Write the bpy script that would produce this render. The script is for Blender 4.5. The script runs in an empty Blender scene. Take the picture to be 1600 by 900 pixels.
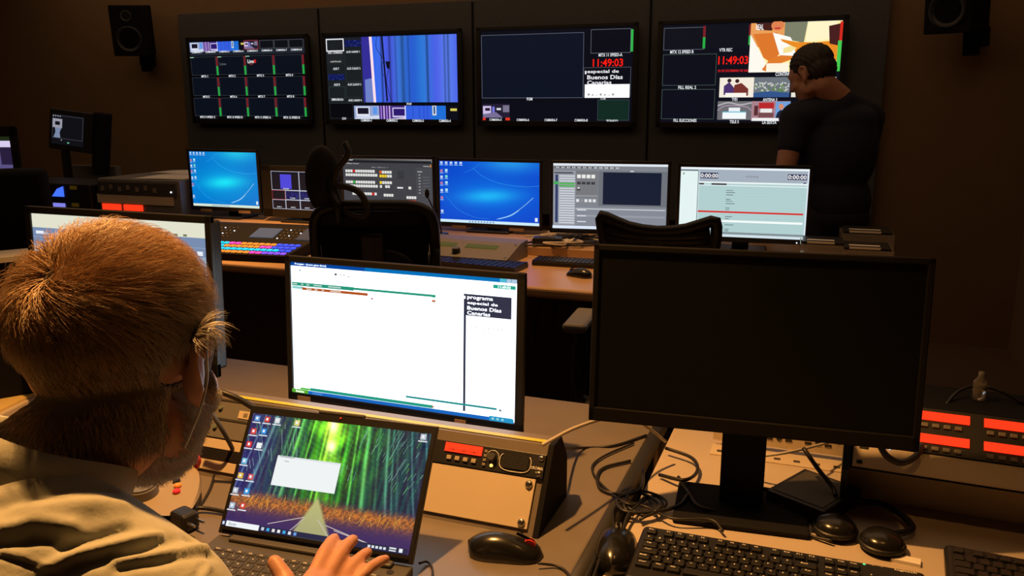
import bpy, bmesh, math, random
import numpy as np
from mathutils import Vector, Matrix, Euler
from mathutils.bvhtree import BVHTree
random.seed(7); rng = np.random.default_rng(7)
SC = bpy.context.scene; COL = SC.collection
R = math.radians

# ------------------------------------------------------------------ camera, world, lights
F = 1309.08; YAW, PITCH, ROLL = 0.36132, 0.22483, -0.00425; ZC = 1.45
_r = np.array([math.cos(YAW), math.sin(YAW), 0.0])
_f = np.array([-math.sin(YAW)*math.cos(PITCH), math.cos(YAW)*math.cos(PITCH), -math.sin(PITCH)])
_u = np.cross(_r, _f)
CR = math.cos(ROLL)*_r + math.sin(ROLL)*_u; CU = -math.sin(ROLL)*_r + math.cos(ROLL)*_u; CF = _f
cam = bpy.data.objects.new('camera', bpy.data.cameras.new('camera')); COL.objects.link(cam)
cam.data.lens = F/1600*36; cam.data.clip_start = 0.02
cam.matrix_world = Matrix(((CR[0], CU[0], -CF[0], 0), (CR[1], CU[1], -CF[1], 0), (CR[2], CU[2], -CF[2], ZC), (0, 0, 0, 1)))
SC.camera = cam
SC.view_settings.view_transform = 'Standard'; SC.view_settings.look = 'None'
SC.view_settings.gamma = 1; SC.view_settings.use_curve_mapping = False
SC.view_settings.exposure = 0.0
w = bpy.data.worlds.new('world'); SC.world = w; w.use_nodes = True
w.node_tree.nodes['Background'].inputs[0].default_value = (0.5, 0.4, 0.35, 1)
w.node_tree.nodes['Background'].inputs[1].default_value = 0.01

def spot(name, loc, aim, power, color, size=70, blend=0.6, rad=0.04):
    l = bpy.data.lights.new(name, 'SPOT'); l.energy = power; l.color = color
    l.spot_size = R(size); l.spot_blend = blend; l.shadow_soft_size = rad
    o = bpy.data.objects.new(name, l); COL.objects.link(o); o.location = loc
    o.rotation_euler = (Vector(aim)-Vector(loc)).to_track_quat('-Z', 'Y').to_euler()
    return o
def area(name, loc, aim, power, color, sx, sy):
    l = bpy.data.lights.new(name, 'AREA'); l.energy = power; l.color = color; l.shape = 'RECTANGLE'; l.size = sx; l.size_y = sy
    o = bpy.data.objects.new(name, l); COL.objects.link(o); o.location = loc
    o.rotation_euler = (Vector(aim)-Vector(loc)).to_track_quat('-Z', 'Y').to_euler()
    return o
WARM = (1.0, 0.46, 0.12)
spot('downlight_front', (-0.90, 1.17, 2.6), (-0.74, 0.95, 0.7), 270, WARM, 84, 0.7, 0.03)
spot('fill_front_right', (0.22, 1.0, 2.6), (0.05, 1.3, 0.7), 10, WARM, 44, 0.9, 0.03)  # added fill spot to brighten the right desk, no known fixture
spot('downlight_console', (-2.6, 3.15, 2.6), (-2.6, 3.25, 0.7), 280, WARM, 52, 0.8, 0.04)
spot('downlight_console_centre', (-1.2, 3.15, 2.6), (-1.2, 3.1, 0.7), 110, WARM, 60, 0.8, 0.04)
spot('downlight_console_right', (0.1, 3.1, 2.6), (0.1, 3.15, 0.7), 28, WARM, 45, 0.8, 0.04)
area('ceiling_fill', (-2.6, 2.9, 2.85), (-2.6, 2.9, 0), 22, (1, 0.62, 0.34), 6.5, 2.2)  # added ambient fill that lifts the whole room, not a ceiling fixture
area('wall_fill', (-2.4, 4.95, 2.85), (-2.4, 5.35, 1.6), 10, (1, 0.62, 0.34), 7.0, 0.4)  # added fill that brightens the back wall and dark panel

# ------------------------------------------------------------------ pixel rays of the calibrated camera
def ray(px, py): return CF + CR*(px-800)/F - CU*(py-450)/F
def PZ(px, py, z): d = ray(px, py); t = (z-ZC)/d[2]; return Vector((d[0]*t, d[1]*t, z))
def PY(px, py, y): d = ray(px, py); t = y/d[1]; return Vector((d[0]*t, y, ZC+d[2]*t))
def PD(px, py, D): d = ray(px, py); d = d/np.linalg.norm(d)*D; return Vector((d[0], d[1], ZC+d[2]))

# ------------------------------------------------------------------ materials
MATS = {}
def lin(c):
    return tuple((x/255/12.92 if x/255 <= 0.04045 else ((x/255+0.055)/1.055)**2.4) for x in c)
def mat(name, color, rough=0.5, metal=0.0, spec=0.5, noise=0.0, scale=20, bump=0.0, emit=0, trans=0, coat=0, sheen=0):
    if name in MATS: return MATS[name]
    m = bpy.data.materials.new(name); m.use_nodes = True; nt = m.node_tree; b = nt.nodes['Principled BSDF']
    b.inputs['Base Color'].default_value = (*((c*.06 for c in color) if emit else color), 1); b.inputs['Roughness'].default_value = .8 if emit else rough
    b.inputs['Metallic'].default_value = metal; b.inputs['Specular IOR Level'].default_value = spec
    if trans: b.inputs['Transmission Weight'].default_value = trans
    if coat: b.inputs['Coat Weight'].default_value = coat
    if sheen: b.inputs['Sheen Weight'].default_value = sheen
    if emit: b.inputs['Emission Color'].default_value = (*color, 1); b.inputs['Emission Strength'].default_value = emit
    if noise or bump:
        tc = nt.nodes.new('ShaderNodeTexCoord'); n = nt.nodes.new('ShaderNodeTexNoise'); n.inputs['Scale'].default_value = scale
        n.inputs['Detail'].default_value = 6; nt.links.new(tc.outputs['Object'], n.inputs['Vector'])
        if noise:
            mx = nt.nodes.new('ShaderNodeMix'); mx.data_type = 'RGBA'
            mx.inputs[6].default_value = (*[c*(1-noise) for c in color], 1); mx.inputs[7].default_value = (*[min(1, c*(1+noise)) for c in color], 1)
            nt.links.new(n.outputs['Fac'], mx.inputs[0]); nt.links.new(mx.outputs[2], b.inputs['Base Color'])
        if bump:
            bp = nt.nodes.new('ShaderNodeBump'); bp.inputs['Strength'].default_value = bump; bp.inputs['Distance'].default_value = 0.002
            nt.links.new(n.outputs['Fac'], bp.inputs['Height']); nt.links.new(bp.outputs['Normal'], b.inputs['Normal'])
    MATS[name] = m; return m
def mat_col(name, rough=0.6, emission=False, strength=1.0, spec=0.4):
    if name in MATS: return MATS[name]
    m = bpy.data.materials.new(name); m.use_nodes = True; nt = m.node_tree; b = nt.nodes['Principled BSDF']
    a = nt.nodes.new('ShaderNodeVertexColor'); a.layer_name = 'Col'
    if emission:
        b.inputs['Base Color'].default_value = (0.01, 0.01, 0.012, 1); b.inputs['Roughness'].default_value = 0.35
        b.inputs['Specular IOR Level'].default_value = 0.3
        nt.links.new(a.outputs['Color'], b.inputs['Emission Color']); b.inputs['Emission Strength'].default_value = strength
    else:
        nt.links.new(a.outputs['Color'], b.inputs['Base Color']); b.inputs['Roughness'].default_value = rough
        b.inputs['Specular IOR Level'].default_value = spec
    MATS[name] = m; return m
M_BLACK = mat('black_plastic', (0.012, 0.012, 0.014), 0.42, noise=0.2, scale=60)
M_SHINY = mat('shiny_black_plastic', (0.01, 0.01, 0.01), 0.22)
M_MATTE = mat('matte_black', (0.007, 0.007, 0.009), 0.75, spec=0.15)
M_DKGREY = mat('dark_grey_metal', (0.05, 0.048, 0.046), 0.5, noise=0.15, scale=30)
M_GREY = mat('grey_plastic', (0.16, 0.155, 0.15), 0.5, noise=0.1, scale=30)
M_LAPTOP = mat('laptop_grey', (0.075, 0.072, 0.072), 0.45, noise=0.08, scale=40)
M_KEY = mat('key_black', (0.016, 0.016, 0.017), 0.38)
M_LKEY = mat('laptop_key', (0.045, 0.043, 0.043), 0.5)
M_LEGEND = mat('key_legend_white', (0.8, 0.78, 0.72), 0.5)
M_TAN = mat('cream_painted_metal', (0.60, 0.50, 0.37), 0.5, noise=0.05, scale=12)
M_PALE = mat('pale_laminate', (0.50, 0.42, 0.34), 0.45, noise=0.08, scale=9)
M_DESK = mat('grey_brown_laminate', (0.17, 0.145, 0.125), 0.36, noise=0.15, scale=14, bump=0.05)
M_EDGE = mat('rubber_edge', (0.03, 0.028, 0.027), 0.5)
M_TAPE = mat('yellow_tape', (0.50, 0.46, 0.03), 0.5)
M_STEEL = mat('steel_screw', (0.62, 0.6, 0.56), 0.25, metal=1)
M_CABLE = mat('black_cable', (0.012, 0.011, 0.011), 0.45)
M_GCABLE = mat('grey_cable', (0.48, 0.43, 0.37), 0.5)
M_RED = mat('red_rubber', (0.6, 0.03, 0.02), 0.4)
M_PAPER = mat('white_paper', (0.78, 0.74, 0.68), 0.8, noise=0.03, scale=5)
M_OAK = mat('orange_wood_laminate', (0.50, 0.32, 0.18), 0.30, noise=0.12, scale=8)
M_WALL = mat('brown_wall_paint', (0.20, 0.122, 0.06), 0.85, noise=0.10, scale=6, bump=0.1)
M_PANEL = mat('dark_acoustic_panel', (0.075, 0.078, 0.085), 0.9, noise=0.15, scale=40, bump=0.2)
M_CARPET = mat('brown_carpet', (0.11, 0.065, 0.035), 0.95, noise=0.3, scale=200, bump=0.4)
M_CEIL = mat('ceiling_paint', (0.25, 0.2, 0.16), 0.9)
M_SKIN = mat('skin', (0.50, 0.25, 0.165), 0.5, noise=0.10, scale=60, bump=0.15)
M_SHIRT = mat('washed_denim', (0.42, 0.43, 0.38), 0.85, noise=0.08, scale=150, bump=0.25, sheen=0.2)
M_NAVY = mat('navy_cotton', (0.012, 0.016, 0.034), 0.85, noise=0.1, scale=100)
M_HAIRDK = mat('dark_hair', (0.02, 0.015, 0.012), 0.6, noise=0.3, scale=120)
M_TROUS = mat('dark_trousers', (0.02, 0.02, 0.028), 0.85)
M_MESHF = mat('chair_mesh_black', (0.012, 0.012, 0.013), 0.7)
M_CLEAR = mat('clear_acrylic', (0.9, 0.85, 0.78), 0.12, trans=0.85)
M_REDLED = mat('red_orange_display', (1.0, 0.035, 0.008), 0.4, emit=1.25)
M_GREENLCD = mat('dim_green_display', (0.16, 0.17, 0.04), 0.4, emit=0.35)
M_BTN = mat('cream_button', (0.42, 0.35, 0.26), 0.5)
M_BTNOFF = mat('dull_grey_button', (0.22, 0.19, 0.15), 0.5)
M_AMBER = mat('amber_lamp', (1.0, 0.45, 0.08), 0.4, emit=3.0)
M_WHITELED = mat('white_lamp', (0.9, 0.9, 1.0), 0.4, emit=1.5)
M_GREENLED = mat('green_lamp', (0.1, 1.0, 0.3), 0.4, emit=1.5)
M_SCREEN = mat_col('lit_screen', emission=True, strength=1.0)
M_BRIGHT = mat_col('bright_lit_screen', emission=True, strength=2.1)
M_OFF = mat('dark_screen_glass', (0.004, 0.005, 0.006), 0.5, spec=0.12)
M_HAIR = mat_col('grey_hair', rough=0.35, spec=0.5)

# ------------------------------------------------------------------ mesh helpers
class MB:
    """collects shapes for one mesh object"""
    def __init__(s): s.bm = bmesh.new(); s.mats = []; s.col = None
    def mi(s, m):
        if m not in s.mats: s.mats.append(m)
        return s.mats.index(m)
    def _fin(s, geom_faces, m, smooth=False):
        i = s.mi(m)
        for f in geom_faces: f.material_index = i; f.smooth = smooth
    def box(s, c, d, m, rot=None, bev=0.0, seg=2, taper=None):
        t = bmesh.new(); bmesh.ops.create_cube(t, size=1)
        for v in t.verts:
            v.co = Vector((v.co.x*d[0], v.co.y*d[1], v.co.z*d[2]))
            if taper and v.co.z > 0: v.co.x *= taper; v.co.y *= taper
        if bev: bmesh.ops.bevel(t, geom=t.edges[:], offset=min(bev, min(d)*0.49), segments=seg, affect='EDGES', profile=0.5)
        M = Matrix.Translation(Vector(c))
        if rot is not None: M = M @ (rot if isinstance(rot, Matrix) else Euler(rot).to_matrix().to_4x4())
        s._merge(t, M, m, smooth=False)
    def _merge(s, t, M, m, smooth=True):
        t.transform(M); i = s.mi(m); mp = {}
        for v in t.verts: mp[v] = s.bm.verts.new(v.co)
        for f in t.faces:
            try: g = s.bm.faces.new([mp[v] for v in f.verts]); g.material_index = i; g.smooth = smooth
            except ValueError: pass
        t.free()
    def sphere(s, c, r, m, rot=None, seg=20, rings=12):
        t = bmesh.new(); bmesh.ops.create_uvsphere(t, u_segments=seg, v_segments=rings, radius=1)
        if not hasattr(r, '__len__'): r = (r, r, r)
        M = Matrix.Translation(Vector(c))
        if rot is not None: M = M @ Euler(rot).to_matrix().to_4x4()
        s._merge(t, M @ Matrix.Diagonal((*r, 1)), m)
    def cyl(s, c, r, h, m, rot=None, seg=24, r2=None, smooth=False, bev=0):
        t = bmesh.new(); bmesh.ops.create_cone(t, cap_ends=True, segments=seg, radius1=r, radius2=r if r2 is None else r2, depth=h)
        if bev: bmesh.ops.bevel(t, geom=[e for e in t.edges if any(len(f.verts) > 4 for f in e.link_faces)], offset=bev, segments=2, affect='EDGES')
        M = Matrix.Translation(Vector(c))
        if rot is not None: M = M @ (rot if isinstance(rot, Matrix) else Euler(rot).to_matrix().to_4x4())
        s._merge(t, M, m, smooth)
    def cone(s, a, b, ra, rb, m, seg=14):
        a = Vector(a); b = Vector(b); d = b-a
        if d.length < 1e-6: return
        q = d.to_track_quat('Z', 'Y').to_matrix().to_4x4()
        t = bmesh.new(); bmesh.ops.create_cone(t, cap_ends=True, segments=seg, radius1=ra, radius2=rb, depth=d.length)
        s._merge(t, Matrix.Translation((a+b)/2) @ q, m)
    def limb(s, pts, rad, m):
        for i, (p, r) in enumerate(zip(pts, rad)):
            s.sphere(p, r, m, seg=18, rings=12)
            if i: s.cone(pts[i-1], p, rad[i-1], r, m, seg=18)
    def tube(s, pts, r, m, seg=8, smooth_pts=6, closed=False):
        P = catmull(pts, smooth_pts) if smooth_pts else [Vector(p) for p in pts]
        n = len(P); rr = r if callable(r) else (lambda t: r); rings = []
        T0 = None; N = None
        for i, p in enumerate(P):
            T = (P[min(i+1, n-1)]-P[max(i-1, 0)]).normalized()
            if N is None:
                N = T.orthogonal().normalized()
            else:
                N = (N - T*N.dot(T)).normalized()
            B = T.cross(N); q = rr(i/(n-1))
            rings.append([s.bm.verts.new(p + (N*math.cos(a)+B*math.sin(a))*q) for a in [2*math.pi*k/seg for k in range(seg)]])
        i_ = s.mi(m)
        for i in range(n-1):
            for k in range(seg):
                f = s.bm.faces.new((rings[i][k], rings[i][(k+1) % seg], rings[i+1][(k+1) % seg], rings[i+1][k])); f.smooth = True; f.material_index = i_
        for rg in (rings[0][::-1], rings[-1]):
            f = s.bm.faces.new(rg); f.material_index = i_
    def prism(s, poly, y0, y1, m, M=None, smooth=False):
        """poly in x,z extruded along y"""
        M = M or Matrix()
        a = [s.bm.verts.new(M @ Vector((p[0], y0, p[1]))) for p in poly]; b = [s.bm.verts.new(M @ Vector((p[0], y1, p[1]))) for p in poly]
        i = s.mi(m); n = len(poly); fs = [s.bm.faces.new(a), s.bm.faces.new(b[::-1])]
        for k in range(n): fs.append(s.bm.faces.new((a[k], b[k], b[(k+1) % n], a[(k+1) % n])))
        for f in fs: f.material_index = i
    def xprism(s, poly, x0, x1, m):
        """poly in y,z extruded along x"""
        M = Matrix(((0, 1, 0, 0), (1, 0, 0, 0), (0, 0, 1, 0), (0, 0, 0, 1)))
        s.prism(poly, x0, x1, m, M)
    def lathe(s, prof, m, c=(0, 0, 0), rot=None, seg=28):
        M = Matrix.Translation(Vector(c))
        if rot is not None: M = M @ Euler(rot).to_matrix().to_4x4()
        rings = [[s.bm.verts.new(M @ Vector((r*math.cos(2*math.pi*k/seg), r*math.sin(2*math.pi*k/seg), z))) for k in range(seg)] for r, z in prof]
        i = s.mi(m)
        for a, b in zip(rings, rings[1:]):
            for k in range(seg):
                f = s.bm.faces.new((a[k], a[(k+1) % seg], b[(k+1) % seg], b[k])); f.smooth = True; f.material_index = i
        f = s.bm.faces.new(rings[0][::-1]); f.material_index = i; f = s.bm.faces.new(rings[-1]); f.material_index = i
    def text(s, st, c, w, h, m, M=None, d=0.0002):
        """writing standing in the x,z plane facing -y, centred on c, w wide, h high"""
        V, Fc = glyphs(st); i = s.mi(m); M = M or Matrix(); C = Vector(c)
        vs = [s.bm.verts.new(M @ (C+Vector(((x-0.5)*w, -d, (y-0.5)*h)))) for x, y in V]
        for f in Fc:
            try: g = s.bm.faces.new([vs[k] for k in f]); g.material_index = i
            except ValueError: pass
    def build(s, name, parent=None, loc=None, rot=None, normals=True):
        if normals: bmesh.ops.recalc_face_normals(s.bm, faces=s.bm.faces)
        me = bpy.data.meshes.new(name); s.bm.to_mesh(me); s.bm.free()
        for m in s.mats: me.materials.append(m)
        o = bpy.data.objects.new(name, me); COL.objects.link(o)
        if parent: o.parent = parent
        if loc is not None: o.location = loc
        if rot is not None: o.rotation_euler = rot
        return o
def catmull(pts, n):
    P = [Vector(p) for p in pts]; out = []
    if len(P) < 3: return P
    Q = [P[0]*2-P[1]] + P + [P[-1]*2-P[-2]]
    for i in range(1, len(Q)-2):
        for k in range(n):
            t = k/n; a, b, c, d = Q[i-1:i+3]
            out.append(0.5*((2*b)+(c-a)*t+(2*a-5*b+4*c-d)*t*t+(3*b-a-3*c+d)*t**3))
    out.append(P[-1]); return out
_G = {}
def glyphs(st):
    if st in _G: return _G[st]
    cu = bpy.data.curves.new('lettering', 'FONT'); cu.body = st; cu.resolution_u = 2; cu.offset = 0.018
    ob = bpy.data.objects.new('lettering', cu)
    me = bpy.data.meshes.new_from_object(ob)
    V = [(v.co.x, v.co.y) for v in me.vertices]; Fc = [tuple(p.vertices) for p in me.polygons]
    bpy.data.objects.remove(ob); bpy.data.curves.remove(cu); bpy.data.meshes.remove(me)
    if V:
        x0 = min(v[0] for v in V); x1 = max(v[0] for v in V); y0 = min(v[1] for v in V); y1 = max(v[1] for v in V)
        V = [((x-x0)/max(x1-x0, 1e-6), (y-y0)/max(y1-y0, 1e-6)) for x, y in V]
    _G[st] = (V, Fc); return _G[st]
def empty(name, loc=(0, 0, 0), rot=(0, 0, 0)):
    o = bpy.data.objects.new(name, None); COL.objects.link(o); o.location = loc; o.rotation_euler = rot; o.empty_display_size = 0.05; return o
def tag(o, label, cat=None, group=None, kind=None):
    if label: o['label'] = label
    if cat: o['category'] = cat
    if group: o['group'] = group
    if kind: o['kind'] = kind
    return o
def struct(o): o['kind'] = 'structure'; return o
def copy_tree(o, parent=None):
    c = o.copy(); COL.objects.link(c)
    if parent: c.parent = parent
    for ch in [x for x in bpy.data.objects if x.parent == o]: copy_tree(ch, c)
    return c

# ------------------------------------------------------------------ screens: a lit picture drawn as flat coloured cells in one mesh
class Scr:
    def __init__(s, w, h): s.w, s.h = w, h; s.V = []; s.F = []; s.C = []; s.L = 0
    def pt(s, u, v, L): return ((u-0.5)*s.w, -0.00012*L, (0.5-v)*s.h)
    def face(s, uv, col):
        b = len(s.V); s.V += [s.pt(u, v, s.L) for u, v in uv]; s.F.append(tuple(range(b, b+len(uv)))); s.C.append([lin(col)]*len(uv))
    def rect(s, u0, v0, u1, v1, col): s.L += 1; s._r(u0, v0, u1, v1, col)
    def _r(s, u0, v0, u1, v1, col): s.face([(u0, v1), (u1, v1), (u1, v0), (u0, v0)], col)
    def poly(s, uv, col): s.L += 1; s.face(uv, col)
    def rects(s, L, col):
        s.L += 1
        for q in L: s._r(*q, col)
    def frame(s, u0, v0, u1, v1, col, t=0.003):
        s.L += 1; a = t*s.h/s.w*1.0
        s._r(u0, v0, u1, v0+t, col); s._r(u0, v1-t, u1, v1, col); s._r(u0, v0, u0+a, v1, col); s._r(u1-a, v0, u1, v1, col)
    def line(s, a, b, t, col, L=True):
        if L: s.L += 1
        k = s.w/s.h; d = Vector(((b[0]-a[0])*k, b[1]-a[1])); n = Vector((-d.y, d.x)).normalized()*t/2
        s.face([(a[0]-n.x/k, a[1]-n.y), (b[0]-n.x/k, b[1]-n.y), (b[0]+n.x/k, b[1]+n.y), (a[0]+n.x/k, a[1]+n.y)], col)
    def curve(s, pts, t, col):
        s.L += 1
        P = catmull([(p[0], p[1], 0) for p in pts], 8)
        for a, b in zip(P, P[1:]): s.line((a.x, a.y), (b.x, b.y), t, col, False)
    def ell(s, u, v, ru, rv, col, n=18): s.poly([(u+ru*math.cos(2*math.pi*k/n), v+rv*math.sin(2*math.pi*k/n)) for k in range(n)], col)
    def text(s, st, u0, v0, u1, v1, col):
        s.L += 1; V, Fc = glyphs(st); b = len(s.V); s.V += [s.pt(u0+x*(u1-u0), v1+y*(v0-v1), s.L) for x, y in V]
        for f in Fc: s.F.append(tuple(b+k for k in f)); s.C.append([lin(col)]*len(f))
    def grid(s, u0, v0, u1, v1, nu, nv, fn):
        """fn(u, v) on arrays 0..1 returns sRGB 0..255 arrays (…,3)"""
        s.L += 1; uu, vv = np.meshgrid(np.linspace(0, 1, nu+1), np.linspace(0, 1, nv+1)); c = np.clip(fn(uu, vv), 0, 255)/255
        c = np.where(c <= 0.04045, c/12.92, ((c+0.055)/1.055)**2.4); b = len(s.V)
        for j in range(nv+1):
            for i in range(nu+1): s.V.append(s.pt(u0+(u1-u0)*uu[j, i], v0+(v1-v0)*vv[j, i], s.L))
        for j in range(nv):
            for i in range(nu):
                q = ((j+1, i), (j+1, i+1), (j, i+1), (j, i)); s.F.append(tuple(b+a*(nu+1)+k for a, k in q)); s.C.append([tuple(c[a, k]) for a, k in q])
    def build(s, parent, loc=(0, 0, 0), rot=None, m=None, name='screen'):
        me = bpy.data.meshes.new(name); me.from_pydata(s.V, [], s.F); me.materials.append(m or M_SCREEN)
        a = me.color_attributes.new('Col', 'FLOAT_COLOR', 'CORNER')
        arr = np.array([(*c, 1.0) for f in s.C for c in f], dtype=np.float32).ravel(); a.data.foreach_set('color', arr)
        o = bpy.data.objects.new(name, me); COL.objects.link(o); o.parent = parent; o.location = loc
        if rot is not None: o.rotation_euler = rot
        return o

WHT = (235, 240, 245); LNE = (120, 130, 145); NGT = (10, 17, 30)
def noise2(u, v, n=5, seed=0, f=3.0):
    g = np.random.default_rng(seed); out = np.zeros_like(u)
    for k in range(n):
        a, b, p = g.normal(0, f, 3); out = out+np.sin(a*u*6+b*v*6+p*5)
    return out/n
def studio(s, u0, v0, u1, v1, kind):
    """small live pictures of the studio cameras"""
    if kind == 'cam1':
        s.rect(u0, v0, u1, v1, (150, 165, 210)); w, h = u1-u0, v1-v0
        s.rect(u0+.08*w, v0+.08*h, u0+.62*w, v0+.80*h, (225, 228, 240)); s.rect(u0+.14*w, v0+.16*h, u0+.58*w, v0+.62*h, (22, 20, 40))
        s.poly([(u0, v1), (u1, v1), (u1, v0+.72*h), (u0+.1*w, v0+.84*h)], (205, 215, 235)); s.rect(u0+.76*w, v0+.1*h, u0+.92*w, v0+.65*h, (90, 150, 235))
    if kind == 'cam2':
        s.rect(u0, v0, u1, v1, (70, 45, 130)); w, h = u1-u0, v1-v0
        for k in range(4): s.rect(u0+(.06+.11*k)*w, v0, u0+(.10+.11*k)*w, v1, (225, 190, 235) if k % 2 else (170, 130, 220))
        s.rect(u0+.52*w, v0+.14*h, u1, v0+.86*h, (205, 200, 240)); s.rect(u0+.56*w, v0+.22*h, u1, v0+.74*h, (45, 25, 110)); s.poly([(u0+.3*w, v1), (u1, v1), (u1, v0+.86*h)], (210, 200, 225))
    if kind == 'cam3':
        s.rect(u0, v0, u1, v1, (50, 95, 225)); w, h = u1-u0, v1-v0
        for k in (.3, .55, .72, .85): s.rect(u0+k*w, v0, u0+(k+.02)*w, v1, (35, 65, 175))
        s.rect(u0, v0, u0+.04*w, v1, (220, 225, 255))
    if kind == 'cam4':
        s.rect(u0, v0, u1, v1, (10, 12, 25)); w, h = u1-u0, v1-v0
        s.rect(u0, v0, u0+.55*w, v1, (30, 110, 215)); s.rect(u0+.05*w, v0, u0+.2*w, v0+.7*h, (220, 225, 225)); s.rect(u0+.09*w, v0+.05*h, u0+.16*w, v0+.6*h, (60, 90, 150))
        s.rect(u0+.72*w, v0+.2*h, u0+.96*w, v0+.38*h, (220, 205, 90))
    if kind == 'cam5':
        s.rect(u0, v0, u1, v1, (35, 28, 50)); w, h = u1-u0, v1-v0
        s.rect(u0+.02*w, v0+.15*h, u0+.32*w, v0+.75*h, (205, 190, 230)); s.rect(u0+.1*w, v0+.3*h, u0+.28*w, v0+.5*h, (30, 20, 40))
        s.rect(u0+.36*w, v0+.2*h, u0+.45*w, v0+.8*h, (120, 120, 220)); s.rect(u0+.52*w, v0+.3*h, u0+.68*w, v0+.45*h, (215, 220, 225))
        s.poly([(u0+.02*w, v1), (u0+.02*w, v0+.75*h), (u0+.5*w, v0+.6*h), (u0+.75*w, v1)], (120, 110, 150)); s.rect(u0+.75*w, v0+.1*h, u0+.98*w, v0+.6*h, (120, 115, 140))
def static_(s, u0, v0, u1, v1, seed=0):
    g = random.Random(seed); s.rect(u0, v0, u1, v1, (12, 22, 80)); L = []
    for k in range(34):
        a = u0+(u1-u0)*g.random()*.95; b = v0+(v1-v0)*g.random()*.93; L.append((a, b, a+(u1-u0)*.04, b+(v1-v0)*.06))
    s.rects(L[:17], (70, 95, 190)); s.rects(L[17:], (30, 50, 150))
def vu(s, u0, v0, u1, v1, split=.5): s.rect(u0, v0, u1, v0+(v1-v0)*split, (120, 30, 38)); s.rect(u0, v0+(v1-v0)*split, u1, v1, (40, 170, 70))
def lab(s, st, uc, vc, w, h=.032, col=WHT): s.text(st, uc-w*.53, vc-h*.56, uc+w*.53, vc+h*.56, col)

def tv1(s):
    s.rect(0, 0, 1, 1, (3, 5, 10)); s.rect(0, .02, 1, .19, (28, 34, 44))
    for k in range(8): s.rect(.004+k*.124, .02, .124+k*.124, .12, (8, 12, 20)); 
    for k, c in enumerate(('cam1', 'cam2', 'cam3', 'cam4')): studio(s, .002+k*.124, .02, .126+k*.124, .14, c)
    studio(s, .49, .02, .61, .12, 'cam5'); s.frame(.49, .015, .612, .125, (190, 60, 60), .004)
    for k in range(5, 8): s.frame(.006+k*.124, .02, .124+k*.124, .12, (90, 90, 100), .004)
    for k in range(8): lab(s, 'CAMARA-%d' % (k+1), .065+k*.124, .145, .085, .022)
    n = ['MTX 1', 'MTX 2', 'MTX 3', 'MTX 4', 'MTX 5', 'MTX 6', 'MTX 7', 'MTX 8', 'MTX 9 SPEED C', 'MTX 10 SPEED D', 'MTX 11 SPEED A', 'MTX 12 SPEED B']
    for r in range(3):
        for q in range(4):
            u0 = .005+q*.248; v0 = .205+r*.262; s.rect(u0, v0, u0+.223, v0+.232, (6, 14, 26)); s.frame(u0, v0, u0+.225, v0+.232, (70, 74, 84), .003)
            vu(s, u0+.228, v0, u0+.243, v0+.235, .52); t = n[r*4+q]; lab(s, t, u0+.115, v0+.247, .055 if r < 2 else .13, .026)
    for q in range(3): s.rect(.006+q*.248, .207, .04+q*.248, .216, (160, 215, 180))
    lab(s, 'Live', .30, .30, .05, .03, (90, 95, 100)); lab(s, 'Live', .545, .275, .05, .04, (240, 240, 240)); s.rect(.572, .255, .59, .295, (210, 40, 40)); lab(s, 'TVE', .545, .31, .03, .018, (160, 60, 60))
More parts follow.
